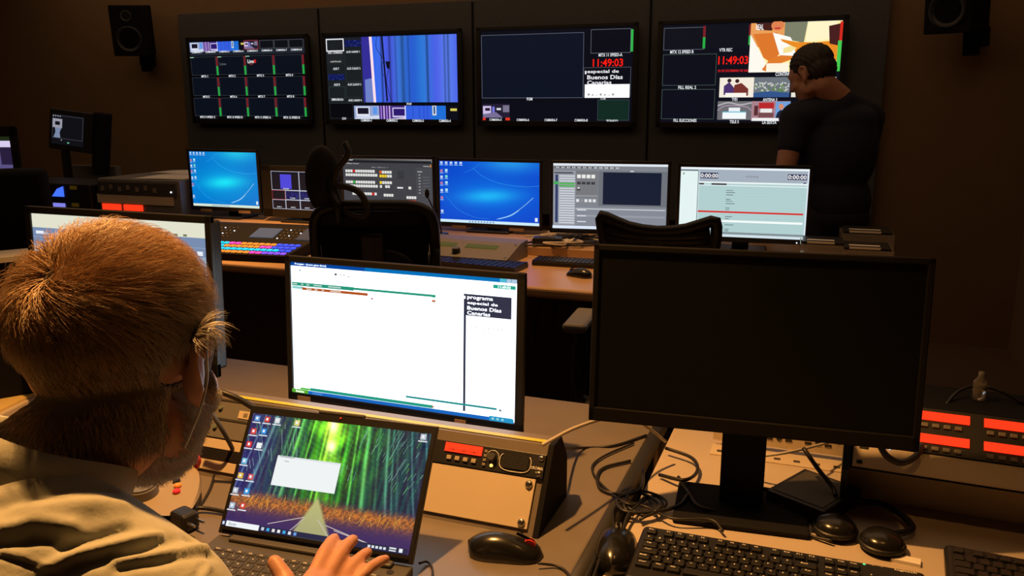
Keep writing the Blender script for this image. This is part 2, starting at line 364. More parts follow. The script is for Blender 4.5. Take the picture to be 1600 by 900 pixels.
def tv2(s):
    s.rect(0, 0, 1, 1, (4, 6, 12)); s.rect(0, .02, .29, .8, (24, 30, 34))
    s.frame(.004, .03, .145, .18, (245, 245, 255), .012); static_(s, .152, .05, .28, .13, 3); lab(s, 'REC CAMARA', .075, .195, .11, .02); lab(s, 'AUX 4-RAW 1', .215, .19, .1, .024)
    s.rect(.006, .215, .14, .33, (30, 36, 40)); lab(s, 'SUBTITULOS', .075, .30, .08, .016, (200, 200, 190)); lab(s, 'AUX 7', .075, .385, .045, .026); lab(s, 'AUX 5-RAW 2', .215, .385, .1, .024)
    static_(s, .01, .45, .14, .52, 5); lab(s, 'AUX 8', .075, .575, .045, .026); lab(s, 'AUX 2-RAW 3', .215, .575, .1, .024)
    s.frame(.008, .60, .14, .74, (60, 80, 70), .003); lab(s, 'EMERGENCIA', .075, .755, .09, .024); lab(s, 'AUX 3-RAW 4', .215, .765, .1, .024)
    for v in (.22, .40, .59): s.frame(.15, v-.02, .28, v+.14, (50, 58, 62), .003)
    def blue(u, v):
        b = np.stack([45+20*np.sin(u*9)+25*u, 95+20*u+12*np.sin(u*23), 222+15*np.cos(u*7)], -1)
        for p, w_, d in ((.12, .01, .5), (.22, .012, .6), (.29, .006, .7), (.37, .02, .7), (.66, .012, .55), (.86, .008, .6), (.9, .012, .65), (.44, .006, .6)):
            m = np.exp(-((u-p)/w_)**2)[..., None]; b = b*(1-m*(1-d))
        return b
    s.rect(.285, .02, .375, .79, (50, 45, 150)); s.poly([(.30, .52), (.365, .50), (.375, .79), (.30, .79)], (110, 130, 200))
    s.grid(.36, .02, .995, .79, 90, 2, blue); s.poly([(.345, .02), (.366, .02), (.382, .79), (.362, .79)], (255, 225, 235))
    s.line((.445, .02), (.468, .78), .022, (12, 14, 40)); s.curve([(.405, .02), (.40, .15), (.45, .28)], .007, (15, 20, 60)); s.curve([(.46, .3), (.435, .35), (.44, .45), (.46, .5)], .006, (15, 20, 60))
    s.poly([(.465, .31), (.50, .31), (.495, .4), (.475, .39)], (10, 12, 30)); s.curve([(.49, .38), (.47, .55), (.5, .78)], .007, (12, 16, 45))
    lab(s, 'PVW', .635, .81, .035, .026)
    s.frame(.01, .80, .195, .985, (50, 60, 60), .003); lab(s, 'CLN', .12, .985, .03, .024)
    for k, c in enumerate(('cam1', 'cam2', 'cam3', 'cam4')): studio(s, .205+k*.198, .83, .403+k*.198, .99, c)
    for k in range(4): s.rect(.27+k*.2, .99, .39+k*.2, 1.0, (4, 6, 12)); lab(s, 'CAMARA-%d' % (k+1), .30+k*.2, 1.005, .08, .028)
def tv3(s):
    s.rect(0, 0, 1, 1, (7, 10, 22)); s.rect(.005, .045, .69, .74, (10, 18, 34)); s.frame(.005, .045, .69, .745, (105, 112, 130), .004); lab(s, 'PGM', .335, .755, .035, .03)
    s.frame(.735, .02, .985, .27, (110, 115, 125), .004); s.rect(.985, .03, 1.0, .26, (45, 180, 75)); lab(s, 'MTX 11 SPEED-A', .86, .29, .14, .03)
    lab(s, '11:49:03', .845, .372, .18, .075, (255, 25, 15))
    s.frame(.69, .42, .99, .73, (90, 95, 105), .004)
    for k, t in enumerate(('especial de', 'Buenos Días', 'Canarias')): s.text(t, .715, .445+k*.057, .715+(.2, .225, .155)[k], .49+k*.057, (245, 245, 250))
    s.rect(.70, .455, .71, .49, (245, 245, 250)); s.rect(.70, .60, .985, .745, (255, 255, 255))
    for k in range(7): s.rect(.72+k*.026, .70+.008*(k % 3), .732+k*.026, .72, (150, 155, 150))
    lab(s, 'CUE', .82, .755, .03, .026); s.rect(.79, .77, .98, .985, (14, 42, 34)); s.frame(.785, .765, .985, .99, (70, 85, 95), .004); lab(s, 'SIGNADO', .88, .995, .07, .026)
    studio(s, .008, .81, .20, .965, 'cam5'); s.rect(.01, .965, .03, .995, (220, 50, 35)); s.rect(.17, .965, .20, .995, (225, 55, 30))
    for k, t in enumerate(('CAMARA-5', 'CAMARA-6', 'CAMARA-7', 'CAMARA-8')): lab(s, t, (.1, .29, .48, .68)[k], .99, .08, .028)
def tv4(s):
    s.rect(0, 0, 1, 1, (9, 13, 26)); s.rect(.01, .02, .5, .24, (12, 16, 26))
    s.frame(.005, .03, .245, .255, (105, 110, 120), .004); vu(s, .235, .02, .25, .245, .5); vu(s, .495, .02, .51, .22, .55)
    lab(s, 'MTX 12 SPEED B', .115, .275, .13, .03); lab(s, 'VTR REC', .37, .265, .07, .03)
    s.frame(.005, .30, .32, .62, (75, 95, 85), .004); lab(s, 'FILL REAL 2', .155, .64, .1, .03); s.frame(.005, .66, .32, .97, (75, 95, 85), .004); lab(s, 'FILL ELECCIONES', .15, .985, .13, .03)
    lab(s, '11:49:03', .415, .37, .16, .075, (255, 30, 20)); lab(s, '20 DE DICIEMBRE DE 2024', .42, .475, .17, .022, (220, 30, 35))
    # live programme: two people passing something with their hands in a bright room
    u0, v0, u1, v1 = .505, .01, .995, .495; W_, H_ = u1-u0, v1-v0; Q = lambda L: [(u0+a*W_, v0+b*H_) for a, b in L]
    s.rect(u0, v0, u1, v1, (255, 238, 170)); s.poly(Q([(.33, 0), (.63, 0), (.60, .42), (.30, .3)]), (125, 128, 105)); s.poly(Q([(.63, 0), (.95, 0), (.90, .35), (.62, .4)]), (255, 245, 200))
    s.poly(Q([(.0, .0), (.38, .0), (.38, .3), (.0, .55)]), (235, 160, 90)); s.poly(Q([(.06, .0), (.26, .0), (.24, .16), (.10, .14)]), (70, 30, 25))
    s.poly(Q([(0, .22), (.22, .9), (.2, 1), (0, 1)]), (255, 250, 240)); s.poly(Q([(.03, .22), (.30, .2), (.34, .62), (.26, .82), (.16, .7)]), (222, 120, 45))
    s.poly(Q([(.25, .2), (.45, .3), (.55, .62), (.4, .8), (.33, .6)]), (255, 252, 245)); s.ell(*Q([(.3, .06)])[0], .035, .05, (225, 130, 80)); s.rect(*Q([(.27, .1)])[0], *Q([(.33, .13)])[0], (200, 40, 50))
    s.poly(Q([(.34, .33), (.52, .4), (.72, .42), (.96, .38), (1, .8), (.9, .75), (.72, .62), (.52, .66), (.5, .5), (.36, .38)]), (235, 140, 35))
    s.poly(Q([(.15, .95), (.24, .72), (.36, .66), (.52, .68), (.46, .76), (.30, .86), (.22, 1)]), (225, 125, 45)); s.poly(Q([(.86, .1), (1, .05), (1, .5), (.88, .45)]), (70, 30, 30))
    s.poly(Q([(.38, .52), (.46, .47), (.53, .52), (.46, .60), (.38, .62)]), (245, 225, 150)); s.rect(*Q([(.2, .82)])[0], *Q([(.45, 1)])[0], (255, 245, 225))
    s.rect(*Q([(.75, .72)])[0], *Q([(.95, 1)])[0], (250, 160, 40)); vu(s, .98, .35, 1.0, .495, .0); s.rect(.985, .02, 1.0, .2, (210, 40, 30)); s.rect(.98, .2, 1.0, .49, (70, 200, 80))
    lab(s, 'REAL', .555, .05, .04, .05, (250, 250, 250)); lab(s, 'CONTINUIDAD', .72, .515, .12, .035)
    # four small programme pictures
    a = (.345, .545, .54, .745); s.rect(*a, (245, 235, 220)); s.ell(.40, .575, .012, .02, (50, 30, 40)); s.poly([(.37, .72), (.37, .63), (.40, .59), (.43, .65), (.43, .72)], (75, 50, 110))
    s.ell(.445, .58, .012, .02, (60, 30, 30)); s.poly([(.425, .72), (.43, .62), (.47, .6), (.51, .66), (.51, .73)], (120, 50, 45)); s.rect(.38, .70, .5, .745, (250, 245, 235)); lab(s, 'TVE1', .435, .765, .03, .028)
    b = (.54, .545, .74, .745); s.rect(*b, (110, 118, 125)); g = random.Random(4); s.rects([(x, y, x+.008, y+.012) for x, y in [(.54+g.random()*.19, .59+g.random()*.09) for _ in range(70)]], (205, 205, 200))
    s.rects([(x, y, x+.01, y+.012) for x, y in [(.54+g.random()*.17, .62+g.random()*.07) for _ in range(30)]], (90, 130, 70)); s.poly([(.54, .745), (.54, .7), (.63, .685), (.74, .70), (.74, .745)], (50, 85, 140)); lab(s, 'ANTENA 3', .635, .77, .075, .028)
    s.rect(.75, .55, .985, .745, (235, 230, 215)); s.ell(.955, .66, .02, .04, (190, 90, 60)); s.rect(.93, .70, .975, .73, (200, 60, 45))
    c_ = (.34, .785, .535, .975); s.rect(*c_, (110, 110, 115)); s.curve([(.34, .83), (.4, .8), (.47, .82), (.535, .80)], .012, (190, 185, 190)); s.curve([(.34, .88), (.39, .83), (.5, .84), (.535, .88)], .01, (170, 150, 170)); s.rect(.405, .85, .47, .895, (235, 240, 245)); s.rect(.37, .89, .505, .965, (245, 250, 252)); s.rect(.37, .89, .505, .9, (90, 190, 210)); lab(s, 'TELE 5', .44, .995, .05, .028)
    d_ = (.535, .785, .75, .985); s.rect(*d_, (170, 130, 140)); s.rect(.575, .80, .66, .86, (185, 40, 45)); s.rect(.585, .86, .65, .90, (235, 235, 235)); s.rect(.575, .9, .66, .95, (120, 75, 80)); s.rect(.55, .83, .572, .93, (90, 45, 50)); s.rect(.67, .79, .75, .97, (110, 160, 220)); s.ell(.70, .84, .014, .03, (215, 140, 110)); s.poly([(.67, .97), (.68, .9), (.70, .87), (.72, .9), (.73, .97)], (30, 35, 55)); s.rect(.54, .955, .69, .985, (240, 240, 240)); lab(s, 'LA SEXTA', .64, 1.0, .075, .028)

def wallpaper(bright=1.0, cyan=0):
    def fn(u, v):
        x = (u-.5)*1.3; y = (v-.55)
        g = np.exp(-((x/.36)**2+((y+.08*x)/.10)**2)); g2 = np.exp(-((x/.55)**2+(y/.30)**2)); top = np.exp(-(((u-.72)/.3)**2+(v/.16)**2))
        return np.stack([0+25*g+60*top*.6, (72+cyan)+40*g2+70*g+75*top, 205+20*g2+20*g+25*top], -1)*bright
    return fn
def desk_blue(s, cyan=0, icons=True, bar=(205, 235, 250)):
    s.grid(0, 0, 1, 1, 40, 26, wallpaper(1, cyan)); c1 = (60, 170+cyan//3, 245); c2 = (150, 210, 250)
    s.curve([(.34, .1), (.45, .24), (.62, .34), (.85, .38), (1, .36)], .004, c1); s.curve([(.05, .55), (.18, .78), (.35, .9), (.5, .92)], .003, c1); s.curve([(.58, .92), (.72, .84), (.84, .7), (.94, .55)], .008, c2); s.curve([(.6, .915), (.72, .85), (.8, .76)], .012, c2)
    s.curve([(.25, .18), (.34, .12), (.42, .03)], .003, c1); s.rect(0, .955, 1, 1, bar)
    for k in range(5): s.rect(.01+k*.05, .01, .035+k*.05, .045, (190, 215, 245)); s.rect(.005+k*.05, .055, .04+k*.05, .07, (150, 190, 240))
    for k, v in enumerate((.14, .24, .34, .46, .58, .8)):
        s.rect(.01, v, .035, v+.04, (200, 215, 240) if k % 2 else (190, 120, 150)); s.rect(.005, v+.05, .04, v+.062, (150, 190, 240))
        if k < 4: s.rect(.06, v-.01, .085, v+.03, (180, 230, 240) if k != 1 else (120, 220, 200)); s.rect(.055, v+.04, .09, v+.052, (150, 190, 240))
    s.rect(.96, .87, .985, .93, (230, 240, 250)); s.rects([(.3+k*.03, .965, .315+k*.03, .99) for k in range(9)], (120, 150, 190))
def mview(s):   # small multiviewer
    s.rect(0, 0, 1, 1, (12, 16, 28)); s.rect(.16, .08, .36, .46, (75, 70, 215)); lab(s, 'PREVIEW', .26, .46, .1, .025); lab(s, 'PROGRAM', .78, .48, .1, .03)
    for a in ((0, 0, .5, .5), (.5, 0, 1, .5), (.24, .5, .5, .75), (.5, .5, .75, .75), (.75, .5, 1, .75), (0, .75, .24, 1), (.24, .75, .5, 1), (.5, .75, .75, 1), (.75, .75, 1, 1)): s.frame(*a, (190, 195, 215), .012)
    s.frame(0, .5, .24, .75, (170, 50, 60), .012)
    for k in range(3): static_(s, .255+k*.25, .53, .49+k*.25, .72, k); lab(s, 'CAM', .37+k*.25, .70, .08, .025)
    for k in range(4): lab(s, 'AUX %d' % (k+1), .12+k*.25, .945, .08, .03)
def switcher(s):
    s.rect(0, 0, 1, 1, (62, 64, 70)); s.grid(0, 0, 1, .06, 10, 1, lambda u, v: np.stack([60+60*u]*3, -1)); s.rect(.0, .03, .99, .07, (28, 30, 36)); lab(s, 'Switcher', .06, .025, .12, .02, WHT); lab(s, 'Mix Effects Control', .1, .085, .16, .02, (190, 190, 195)); lab(s, 'Mix Effects 1', .42, .145, .17, .015, (150, 150, 155)); lab(s, 'Settings', .935, .115, .06, .02, (210, 210, 210)); s.rect(.975, .09, .99, .13, (220, 130, 50)); s.rect(.82, .14, 1, 1, (70, 72, 78))
    def keys(u0, v0, n, w=.024, h=.045, col=(225, 225, 222), gap=.004, hot=None, hc=(210, 40, 40)):
        s.L += 1
        for k in range(n): s._r(u0+k*(w+gap), v0, u0+k*(w+gap)+w, v0+h, hc if k == hot else col)
    keys(.03, .19, 12, hot=3); keys(.03, .255, 13); keys(.415, .20, 5, hot=0, hc=(225, 90, 30)); keys(.415, .265, 3, col=(240, 205, 30)); keys(.5, .265, 2)
    keys(.03, .375, 12, hot=3, hc=(50, 180, 60)); keys(.03, .44, 13); keys(.415, .375, 5, hot=0, hc=(240, 210, 40)); keys(.415, .44, 1); keys(.475, .44, 2)
    keys(.1, .57, 10, hot=8); keys(.455, .585, 4); keys(.71, .615, 4); s.rect(.61, .465, .675, .49, (230, 230, 230)); s.rect(.735, .455, .765, .50, (225, 225, 220)); keys(.71, .68, 4, col=(170, 70, 60)); s.rect(.84, .2, .89, .21, (215, 215, 215))
    for k in range(7): s.rect(.85, .25+k*.05, .87, .262+k*.05, (180, 180, 180)); s.rect(.89+.01*(k % 2), .29+k*.05, .97, .297+k*.05, (110, 110, 115))
    s.rect(.62, .2, .69, .33, (54, 55, 60)); s.rect(.92, .97, 1, .985, (210, 210, 210)); keys(.1, .75, 9, col=(150, 150, 150)); keys(.1, .82, 9, col=(140, 140, 145))
def player(s):
    s.rect(0, 0, 1, 1, (128, 132, 140)); s.rect(0, 0, 1, .035, (225, 232, 240)); s.rect(.01, .05, .36, .07, (70, 72, 78))
    for k in range(36): s.rect(.01+k*.016, .05, .019+k*.016, .072, (215, 218, 222) if k % 3 else (90, 95, 100))
    s.rect(.005, .11, .2, .95, (150, 155, 165)); s.rect(.01, .13, .18, .155, (80, 82, 90)); s.rect(.02, .17, .045, .91, (50, 62, 105))
    for k in range(20): s.rect(.055, .18+k*.038, .195, .202+k*.038, (205, 210, 218) if k not in (3, 4) else (70, 185, 75))
    s.rect(.005, .275, .05, .32, (70, 170, 90)); s.rect(.205, .11, .40, .52, (118, 120, 125))
    for k in range(4):
        s.rect(.215+k*.042, .165, .248+k*.042, .22, (235, 235, 232)); s.rect(.215+k*.042, .275, .248+k*.042, .315, (60, 60, 66))
    s.rect(.215, .37, .245, .41, (70, 75, 70)); s.rect(.22, .36, .24, .38, (230, 230, 230)); s.rect(.205, .48, .4, .5, (150, 152, 158))
    for k in range(5): s.rect(.21+k*.037, .54, .235+k*.037, .585, (225, 228, 230) if k != 1 else (140, 142, 148))
    s.rect(.405, .105, 1, .64, (110, 114, 122)); s.rect(.445, .125, .95, .615, (20, 30, 52)); s.rect(.68, .10, .71, .112, (240, 240, 240)); s.rect(.2, .66, 1, .94, (132, 138, 150)); s.rect(.205, .68, .99, .695, (200, 205, 210)); s.rect(.205, .78, .99, .81, (150, 155, 165))
    for k in range(3): s.rect(.22, .70+k*.09, .3, .715+k*.09, (225, 225, 230))
    s.rect(0, .955, 1, 1, (220, 232, 250))
def rundown(s):
    s.rect(0, 0, 1, 1, (178, 208, 208)); s.rect(0, 0, 1, .03, (235, 245, 250)); s.rect(0, .03, 1, .2, (165, 176, 190)); s.rect(0, .05, .15, 1, (228, 244, 242)); s.rect(0, .04, .14, .055, (90, 105, 120)); s.rect(.14, .05, .145, 1, (60, 80, 95)); s.rect(.02, .08, .028, .11, (60, 90, 60))
    s.rect(.16, .075, .30, .16, (38, 46, 78)); lab(s, '0:00:00', .23, .118, .13, .055, (250, 250, 250)); s.rect(.84, .075, .985, .155, (38, 46, 78)); lab(s, '0:00:00', .912, .115, .13, .055, (250, 250, 250))
    for k in range(4): s.rect(.52+k*.025, .11, .54+k*.025, .135, (145, 152, 165))
    s.rect(.15, .205, 1, .225, (240, 246, 246)); s.rect(.15, .225, .19, .25, (70, 72, 78)); s.rect(.25, .225, .37, .25, (55, 60, 66)); s.rect(.15, .25, 1, .262, (228, 240, 242)); s.rect(.96, .19, .98, .205, (40, 50, 90))
    for v in (.32, .35, .385, .45, .475, .51, .575, .60, .70, .73, .82, .885, .91): s.rect(.37, v, .42+.02*math.sin(v*40), v+.01, (95, 110, 115))
    for k in range(18): s.rect(.15, .28+k*.04, .995, .282+k*.04, (160, 192, 195))
    s.rect(.15, .625, .975, .65, (215, 45, 40)); s.rect(.15, .755, .975, .785, (245, 252, 250)); s.rect(.0, .93, 1, .96, (130, 142, 148)); s.rect(0, .965, 1, 1, (210, 225, 232)); s.rect(.99, .02, 1, .97, (225, 235, 245))
def prompter(s):
    W2 = (236, 246, 255)
    s.rect(0, 0, 1, 1, W2); s.rect(0, 0, 1, .028, (0, 79, 133)); s.rect(0, 0, .35, .028, (0, 48, 113)); s.text('Prompter - [nuevo guion diario]', .02, .006, .17, .022, (230, 240, 255)); s.rect(.93, 0, .955, .026, (52, 133, 152)); s.rect(.957, 0, .975, .026, (125, 145, 162)); s.rect(.977, 0, .998, .026, (125, 145, 162))
    s.rects([(.04, .055, .05, .063), (.21, .06, .222, .075), (.237, .062, .241, .076), (.254, .062, .258, .074), (.272, .074, .282, .079)], (39, 45, 59)); s.rect(.02, .10, .45, .104, (225, 232, 238))
    s.rects([(.02+k*.027, .128, .024+k*.027, .134) for k in range(8)], (106, 125, 118)); s.rect(.005, .153, .665, .170, (18, 106, 86)); s.rect(.005, .150, .30, .177, (18, 106, 86)); s.rects([(.01, .158, .03, .169), (.05, .158, .06, .169), (.075, .158, .09, .169), (.11, .158, .15, .169), (.18, .158, .24, .169)], (125, 152, 143))
    s.rect(.005, .18, .06, .20, (99, 149, 145)); s.rect(.055, .185, .365, .205, (125, 55, 16)); s.rects([(.075, .19, .10, .2), (.115, .19, .13, .2), (.15, .19, .16, .2), (.19, .19, .24, .2)], (159, 143, 125)); s.rect(.65, .155, .665, .172, (18, 106, 86)); s.rect(.65, .19, .665, .205, (133, 66, 32))
    s.ell(.385, .222, .005, .006, (113, 32, 39)); s.ell(.405, .23, .002, .004, (25, 59, 99)); s.rect(.905, .045, .995, .07, (16, 116, 99)); s.text('11:49:03', .925, .05, .975, .066, (220, 250, 245))
    s.rect(.785, .125, .795, .965, (28, 33, 48)); s.rect(.793, .125, .98, .275, (27, 32, 48)); s.rect(.786, .14, .792, .16, (250, 250, 255))
    for k, (t, wd) in enumerate((('programa', .105), ('especial de', .125), ('Buenos Días', .14), ('Canarias', .095))): s.text(t, .80, .14+k*.034, .80+wd, .166+k*.034, (235, 240, 250))
    g = random.Random(2)
    for k in range(5): s.rects([(.81+g.random()*.15, .33+k*.05+g.random()*.03, .815+g.random()*.15, .334+k*.05+g.random()*.03) for _ in range(2)], (225, 228, 232))
    for r_, (v, n) in enumerate(((.315, 3), (.345, 9), (.375, 10))):
        for k in range(n):
            u = .80+(k+(.5 if r_ == 0 else 0))*.018*(1 if r_ else 2.4); hh = .006+.010*((k*7+r_*3) % 3)/2; s.rect(u, v, u+.0025, v+hh, (116, 118, 125))
    s.rect(.01, .9, .03, .903, (118, 122, 125)); s.rect(.04, .957, .14, .972, (59, 133, 39)); s.rect(.09, .950, .66, .973, (12, 109, 91)); s.rect(.655, .955, .665, .965, (140, 79, 52)); s.rect(.53, .905, .93, .92, (12, 99, 99)); s.rect(.5, .905, .54, .92, (235, 245, 250)); s.rect(.94, .91, .95, .925, (59, 91, 91))
    s.rect(0, .974, 1, 1, (0, 70, 136)); s.rect(0, .972, .08, 1, (59, 122, 32)); s.text('Inicio', .02, .979, .06, .996, (230, 250, 220)); s.rect(.1, .978, .15, .997, (39, 91, 149)); s.rect(.9, .965, .998, 1, (18, 106, 143)); s.rects([(.91+k*.02, .975, .92+k*.02, .99) for k in range(3)], (106, 152, 159))
def office_doc(s):
    s.rect(0, 0, 1, 1, (236, 238, 232)); s.rect(0, 0, 1, .11, (226, 226, 205)); s.rect(0, .105, 1, .24, (118, 140, 175)); s.rect(0, .175, 1, .178, (165, 180, 205)); s.rect(.01, .24, 1, .36, (150, 168, 192)); s.rect(.02, .13, .07, .15, (235, 240, 250))
    s.text('Control de emisión', .02, .135, .10, .155, (235, 240, 250)); s.rects([(.15+k*.045, .13, .165+k*.045, .15) for k in range(7)], (215, 225, 240)); s.rects([(.03+k*.04, .195, .055+k*.04, .212) for k in range(6)], (90, 160, 210)); s.rects([(.6+k*.07, .2, .63+k*.07, .23) for k in range(6)], (230, 235, 242)); s.rects([(.78+k*.05, .085, .80+k*.05, .1) for k in range(3)], (110, 120, 90)); s.rects([(.62+k*.055, .29, .65+k*.055, .32) for k in range(7)], (228, 235, 240))
    s.rect(.9, .42, .99, .90, (88, 104, 128)); s.rect(.88, .36, .99, .38, (215, 220, 228)); s.rect(0, .925, 1, .96, (90, 110, 150)); s.rect(0, .96, 1, 1, (205, 212, 222))
def bamboo(s):
    def fn(u, v):
        cx = .47+.02*np.sin(v*4); d = np.abs(u-cx); w_ = u-(u-.47)*.25*v; w2 = u+(u-.47)*.15*v
        def stalk(x, f, ph): return (np.sin(x*f+ph+1.5*np.sin(x*f*.37+ph))*.5+.5)
        sk = stalk(w_, 190, 0); sk2 = stalk(w2, 117, 2); sk3 = stalk(w_, 61, 4)
        glow = np.exp(-((d/(.055+.02*np.sin(v*20)))**2))*np.clip(1.15-v*1.3, 0, 1); mid = np.exp(-((d/.26)**2)); n = noise2(u, v, 8, 3, 9); n2 = noise2(u, v, 6, 9, 15); n3 = noise2(u, v, 8, 21, 22)
        lft = np.clip((.38-u)*3, 0, 1)
        dark = np.stack([22+14*sk+16*lft, 34+62*mid*sk+30*sk2*(1-.5*lft)+18*n3, 62-30*mid+34*lft+14*sk2], -1)
        st = (sk**5*sk3)[..., None]*np.stack([60+60*mid, 120+70*mid, 110-50*mid+0*u], -1)*.7
        b = dark+st+glow[..., None]*np.array([170, 190, 30])*(.75+.25*n3[..., None])+(np.clip(1-v*1.1, 0, 1)*mid*(n+.5)*.8).clip(0, 1)[..., None]*np.array([80, 170, 5])
        core = np.exp(-((d/.024)**2))*((np.exp(-((v-.03)/.07)**2)+np.exp(-((v-.21)/.05)**2))).clip(0, 1); b = b+core[..., None]*np.array([180, 180, 170])
        g = ((v-.66-.03*n2)*14).clip(0, 1); t = np.exp(-((v-.76)/.08)**2); spk = (np.sin(u*170+v*60+6*n2)*.5+.5)
        ground = np.stack([60+150*t*(.35+.6*spk), 42+75*t*(.4+.6*spk), 95-45*t+0*u], -1); b = b*(1-g[..., None])+ground*g[..., None]
        pw = .012+(v-.66)*.32; p = ((pw-np.abs(u-.475-.02*(v-.66)))*60).clip(0, 1)*((v-.62)*20).clip(0, 1); path = np.stack([185+0*u-60*(v-.7), 185+0*u-70*(v-.7), 120+0*u], -1)
        return b*(1-p[..., None])+path*p[..., None]
    s.grid(0, 0, 1, 1, 190, 110, fn)
    g = random.Random(5)
    for k in range(150):
        u = g.random(); v = g.random()*.5; 
        if abs(u-.47) < .1: continue
        k2 = (u-.47)*.1; L_ = .03+.1*g.random(); s.line((u, v), (u-k2*3*L_*2, v+L_), .003, g.choice([(150, 190, 190), (60, 130, 70), (110, 170, 150), (90, 180, 60)]), k % 30 == 0)
    for k in range(170):
        u = .08+g.random()*.9; 
        if abs(u-.475) < .05: continue
        v = .74+g.random()*.1; s.line((u, v), (u+g.uniform(-.02, .03), v-.03-.06*g.random()), .0025, g.choice([(225, 150, 50), (190, 110, 50), (240, 180, 80), (150, 90, 70)]), k % 30 == 0)
    for a, b in (((.43, .83), (.24, .93)), ((.43, .84), (.36, .97)), ((.5, .83), (.6, .995)), ((.55, .87), (.86, .985)), ((.6, .90), (.82, .97))): s.line(a, b, .006, (205, 190, 185))
    s.rect(.205, .345, .56, .605, (238, 243, 244)); s.rect(.205, .345, .56, .36, (222, 228, 230)); s.rect(.22, .35, .3, .356, (150, 155, 160)); s.rect(.25, .385, .275, .392, (170, 175, 180))
    IC = [(.02, .02, (90, 150, 210)), (.08, .02, (200, 60, 50)), (.14, .02, (210, 215, 220)), (.255, .02, (220, 210, 120)), (.02, .14, (220, 70, 60)), (.08, .13, (40, 140, 220)), (.015, .26, (220, 50, 40)), (.075, .26, (235, 240, 240)), (.015, .41, (120, 190, 220)), (.015, .54, (225, 180, 60)), (.075, .54, (210, 90, 90)), (.01, .67, (180, 190, 200)), (.075, .665, (40, 150, 220)), (.015, .80, (170, 190, 210)), (.075, .79, (210, 70, 50)), (.955, .015, (190, 200, 210))]
    for u, v, c in IC: s.rect(u, v, u+.03, v+.05, c); s.rect(u+.008, v+.012, u+.02, v+.035, (240, 245, 250)); s.rect(u-.008, v+.058, u+.04, v+.068, (225, 230, 235))
    s.rect(0, .955, 1, 1, (32, 38, 70)); s.rect(.025, .955, .21, 1.0, (240, 245, 248)); s.text('Buscar', .04, .965, .085, .99, (150, 160, 170)); s.rect(.004, .965, .016, .99, (210, 220, 240))
    for k, c in enumerate(((200, 210, 225), (60, 170, 230), (235, 225, 225), (240, 240, 240), (60, 170, 230), (230, 230, 240), (110, 160, 230))): s.rect(.225+k*.03, .965, .24+k*.03, .99, c)
    s.rects([(.80+k*.02, .968, .813+k*.02, .988) for k in range(5)], (220, 225, 235)); s.rect(.91, .96, .945, .972, (225, 230, 235)); s.rect(.91, .98, .945, .99, (225, 230, 235)); s.rect(.96, .96, .978, .99, (235, 238, 245))
def purple(s):
    s.rect(0, 0, 1, 1, (90, 80, 130)); s.rect(0, 0, 1, .12, (30, 40, 20)); s.rect(.0, .12, 1, .3, (215, 205, 240)); s.rect(.1, .3, .3, .9, (190, 170, 230)); s.rect(.55, .3, .75, .7, (180, 170, 220)); s.rect(.8, .3, 1, .8, (40, 30, 60)); s.poly([(0, 1), (0, .75), (.6, .7), (.8, 1)], (205, 195, 235))
def fieldmon(s):
    s.rect(0, 0, 1, 1, (13, 14, 20)); s.frame(.02, .03, .97, .80, (70, 74, 84), .012); s.rect(.02, .15, .32, .45, (150, 150, 165)); s.rect(.1, .24, .25, .36, (15, 15, 25)); s.poly([(.1, .45), (.3, .45), (.25, .6), (.28, .78), (.06, .78), (.12, .6)], (120, 135, 165)); s.rects([(.03+k*.07, .05, .06+k*.07, .08) for k in range(4)], (180, 190, 200)); s.rect(.5, .9, .56, .93, (120, 230, 180)); s.rect(.3, .84, .33, .86, (200, 200, 210))

# ------------------------------------------------------------------ the room
b = MB(); b.box((-3.0, 1.8, -0.05), (8.3, 8.2, 0.1), M_CARPET); struct(b.build('floor'))
b = MB(); b.box((-3.0, 1.8, 2.95), (8.3, 8.2, 0.1), M_CEIL); struct(b.build('ceiling'))
b = MB(); b.box((-3.0, 5.45, 1.45), (8.3, 0.1, 2.9), M_WALL); struct(b.build('wall_back'))
b = MB(); b.box((-3.0, -2.25, 1.45), (8.3, 0.1, 2.9), M_WALL); struct(b.build('wall_front'))
b = MB(); b.box((-7.15, 1.6, 1.45), (0.1, 7.6, 2.9), M_WALL); struct(b.build('wall_left'))
b = MB(); b.box((1.10, 1.6, 1.45), (0.1, 7.6, 2.9), M_WALL); struct(b.build('wall_right'))
b = MB()
b.box((-2.24, 5.37, 1.36), (4.98, 0.05, 1.42), M_PANEL, bev=0.004)
for x in (-3.48, -2.29, -1.10): b.box((x, 5.342, 1.36), (0.012, 0.006, 1.40), M_MATTE)
b.box((-2.24, 5.33, 0.66), (4.98, 0.03, 0.03), M_MATTE)
struct(b.build('trim_1'))

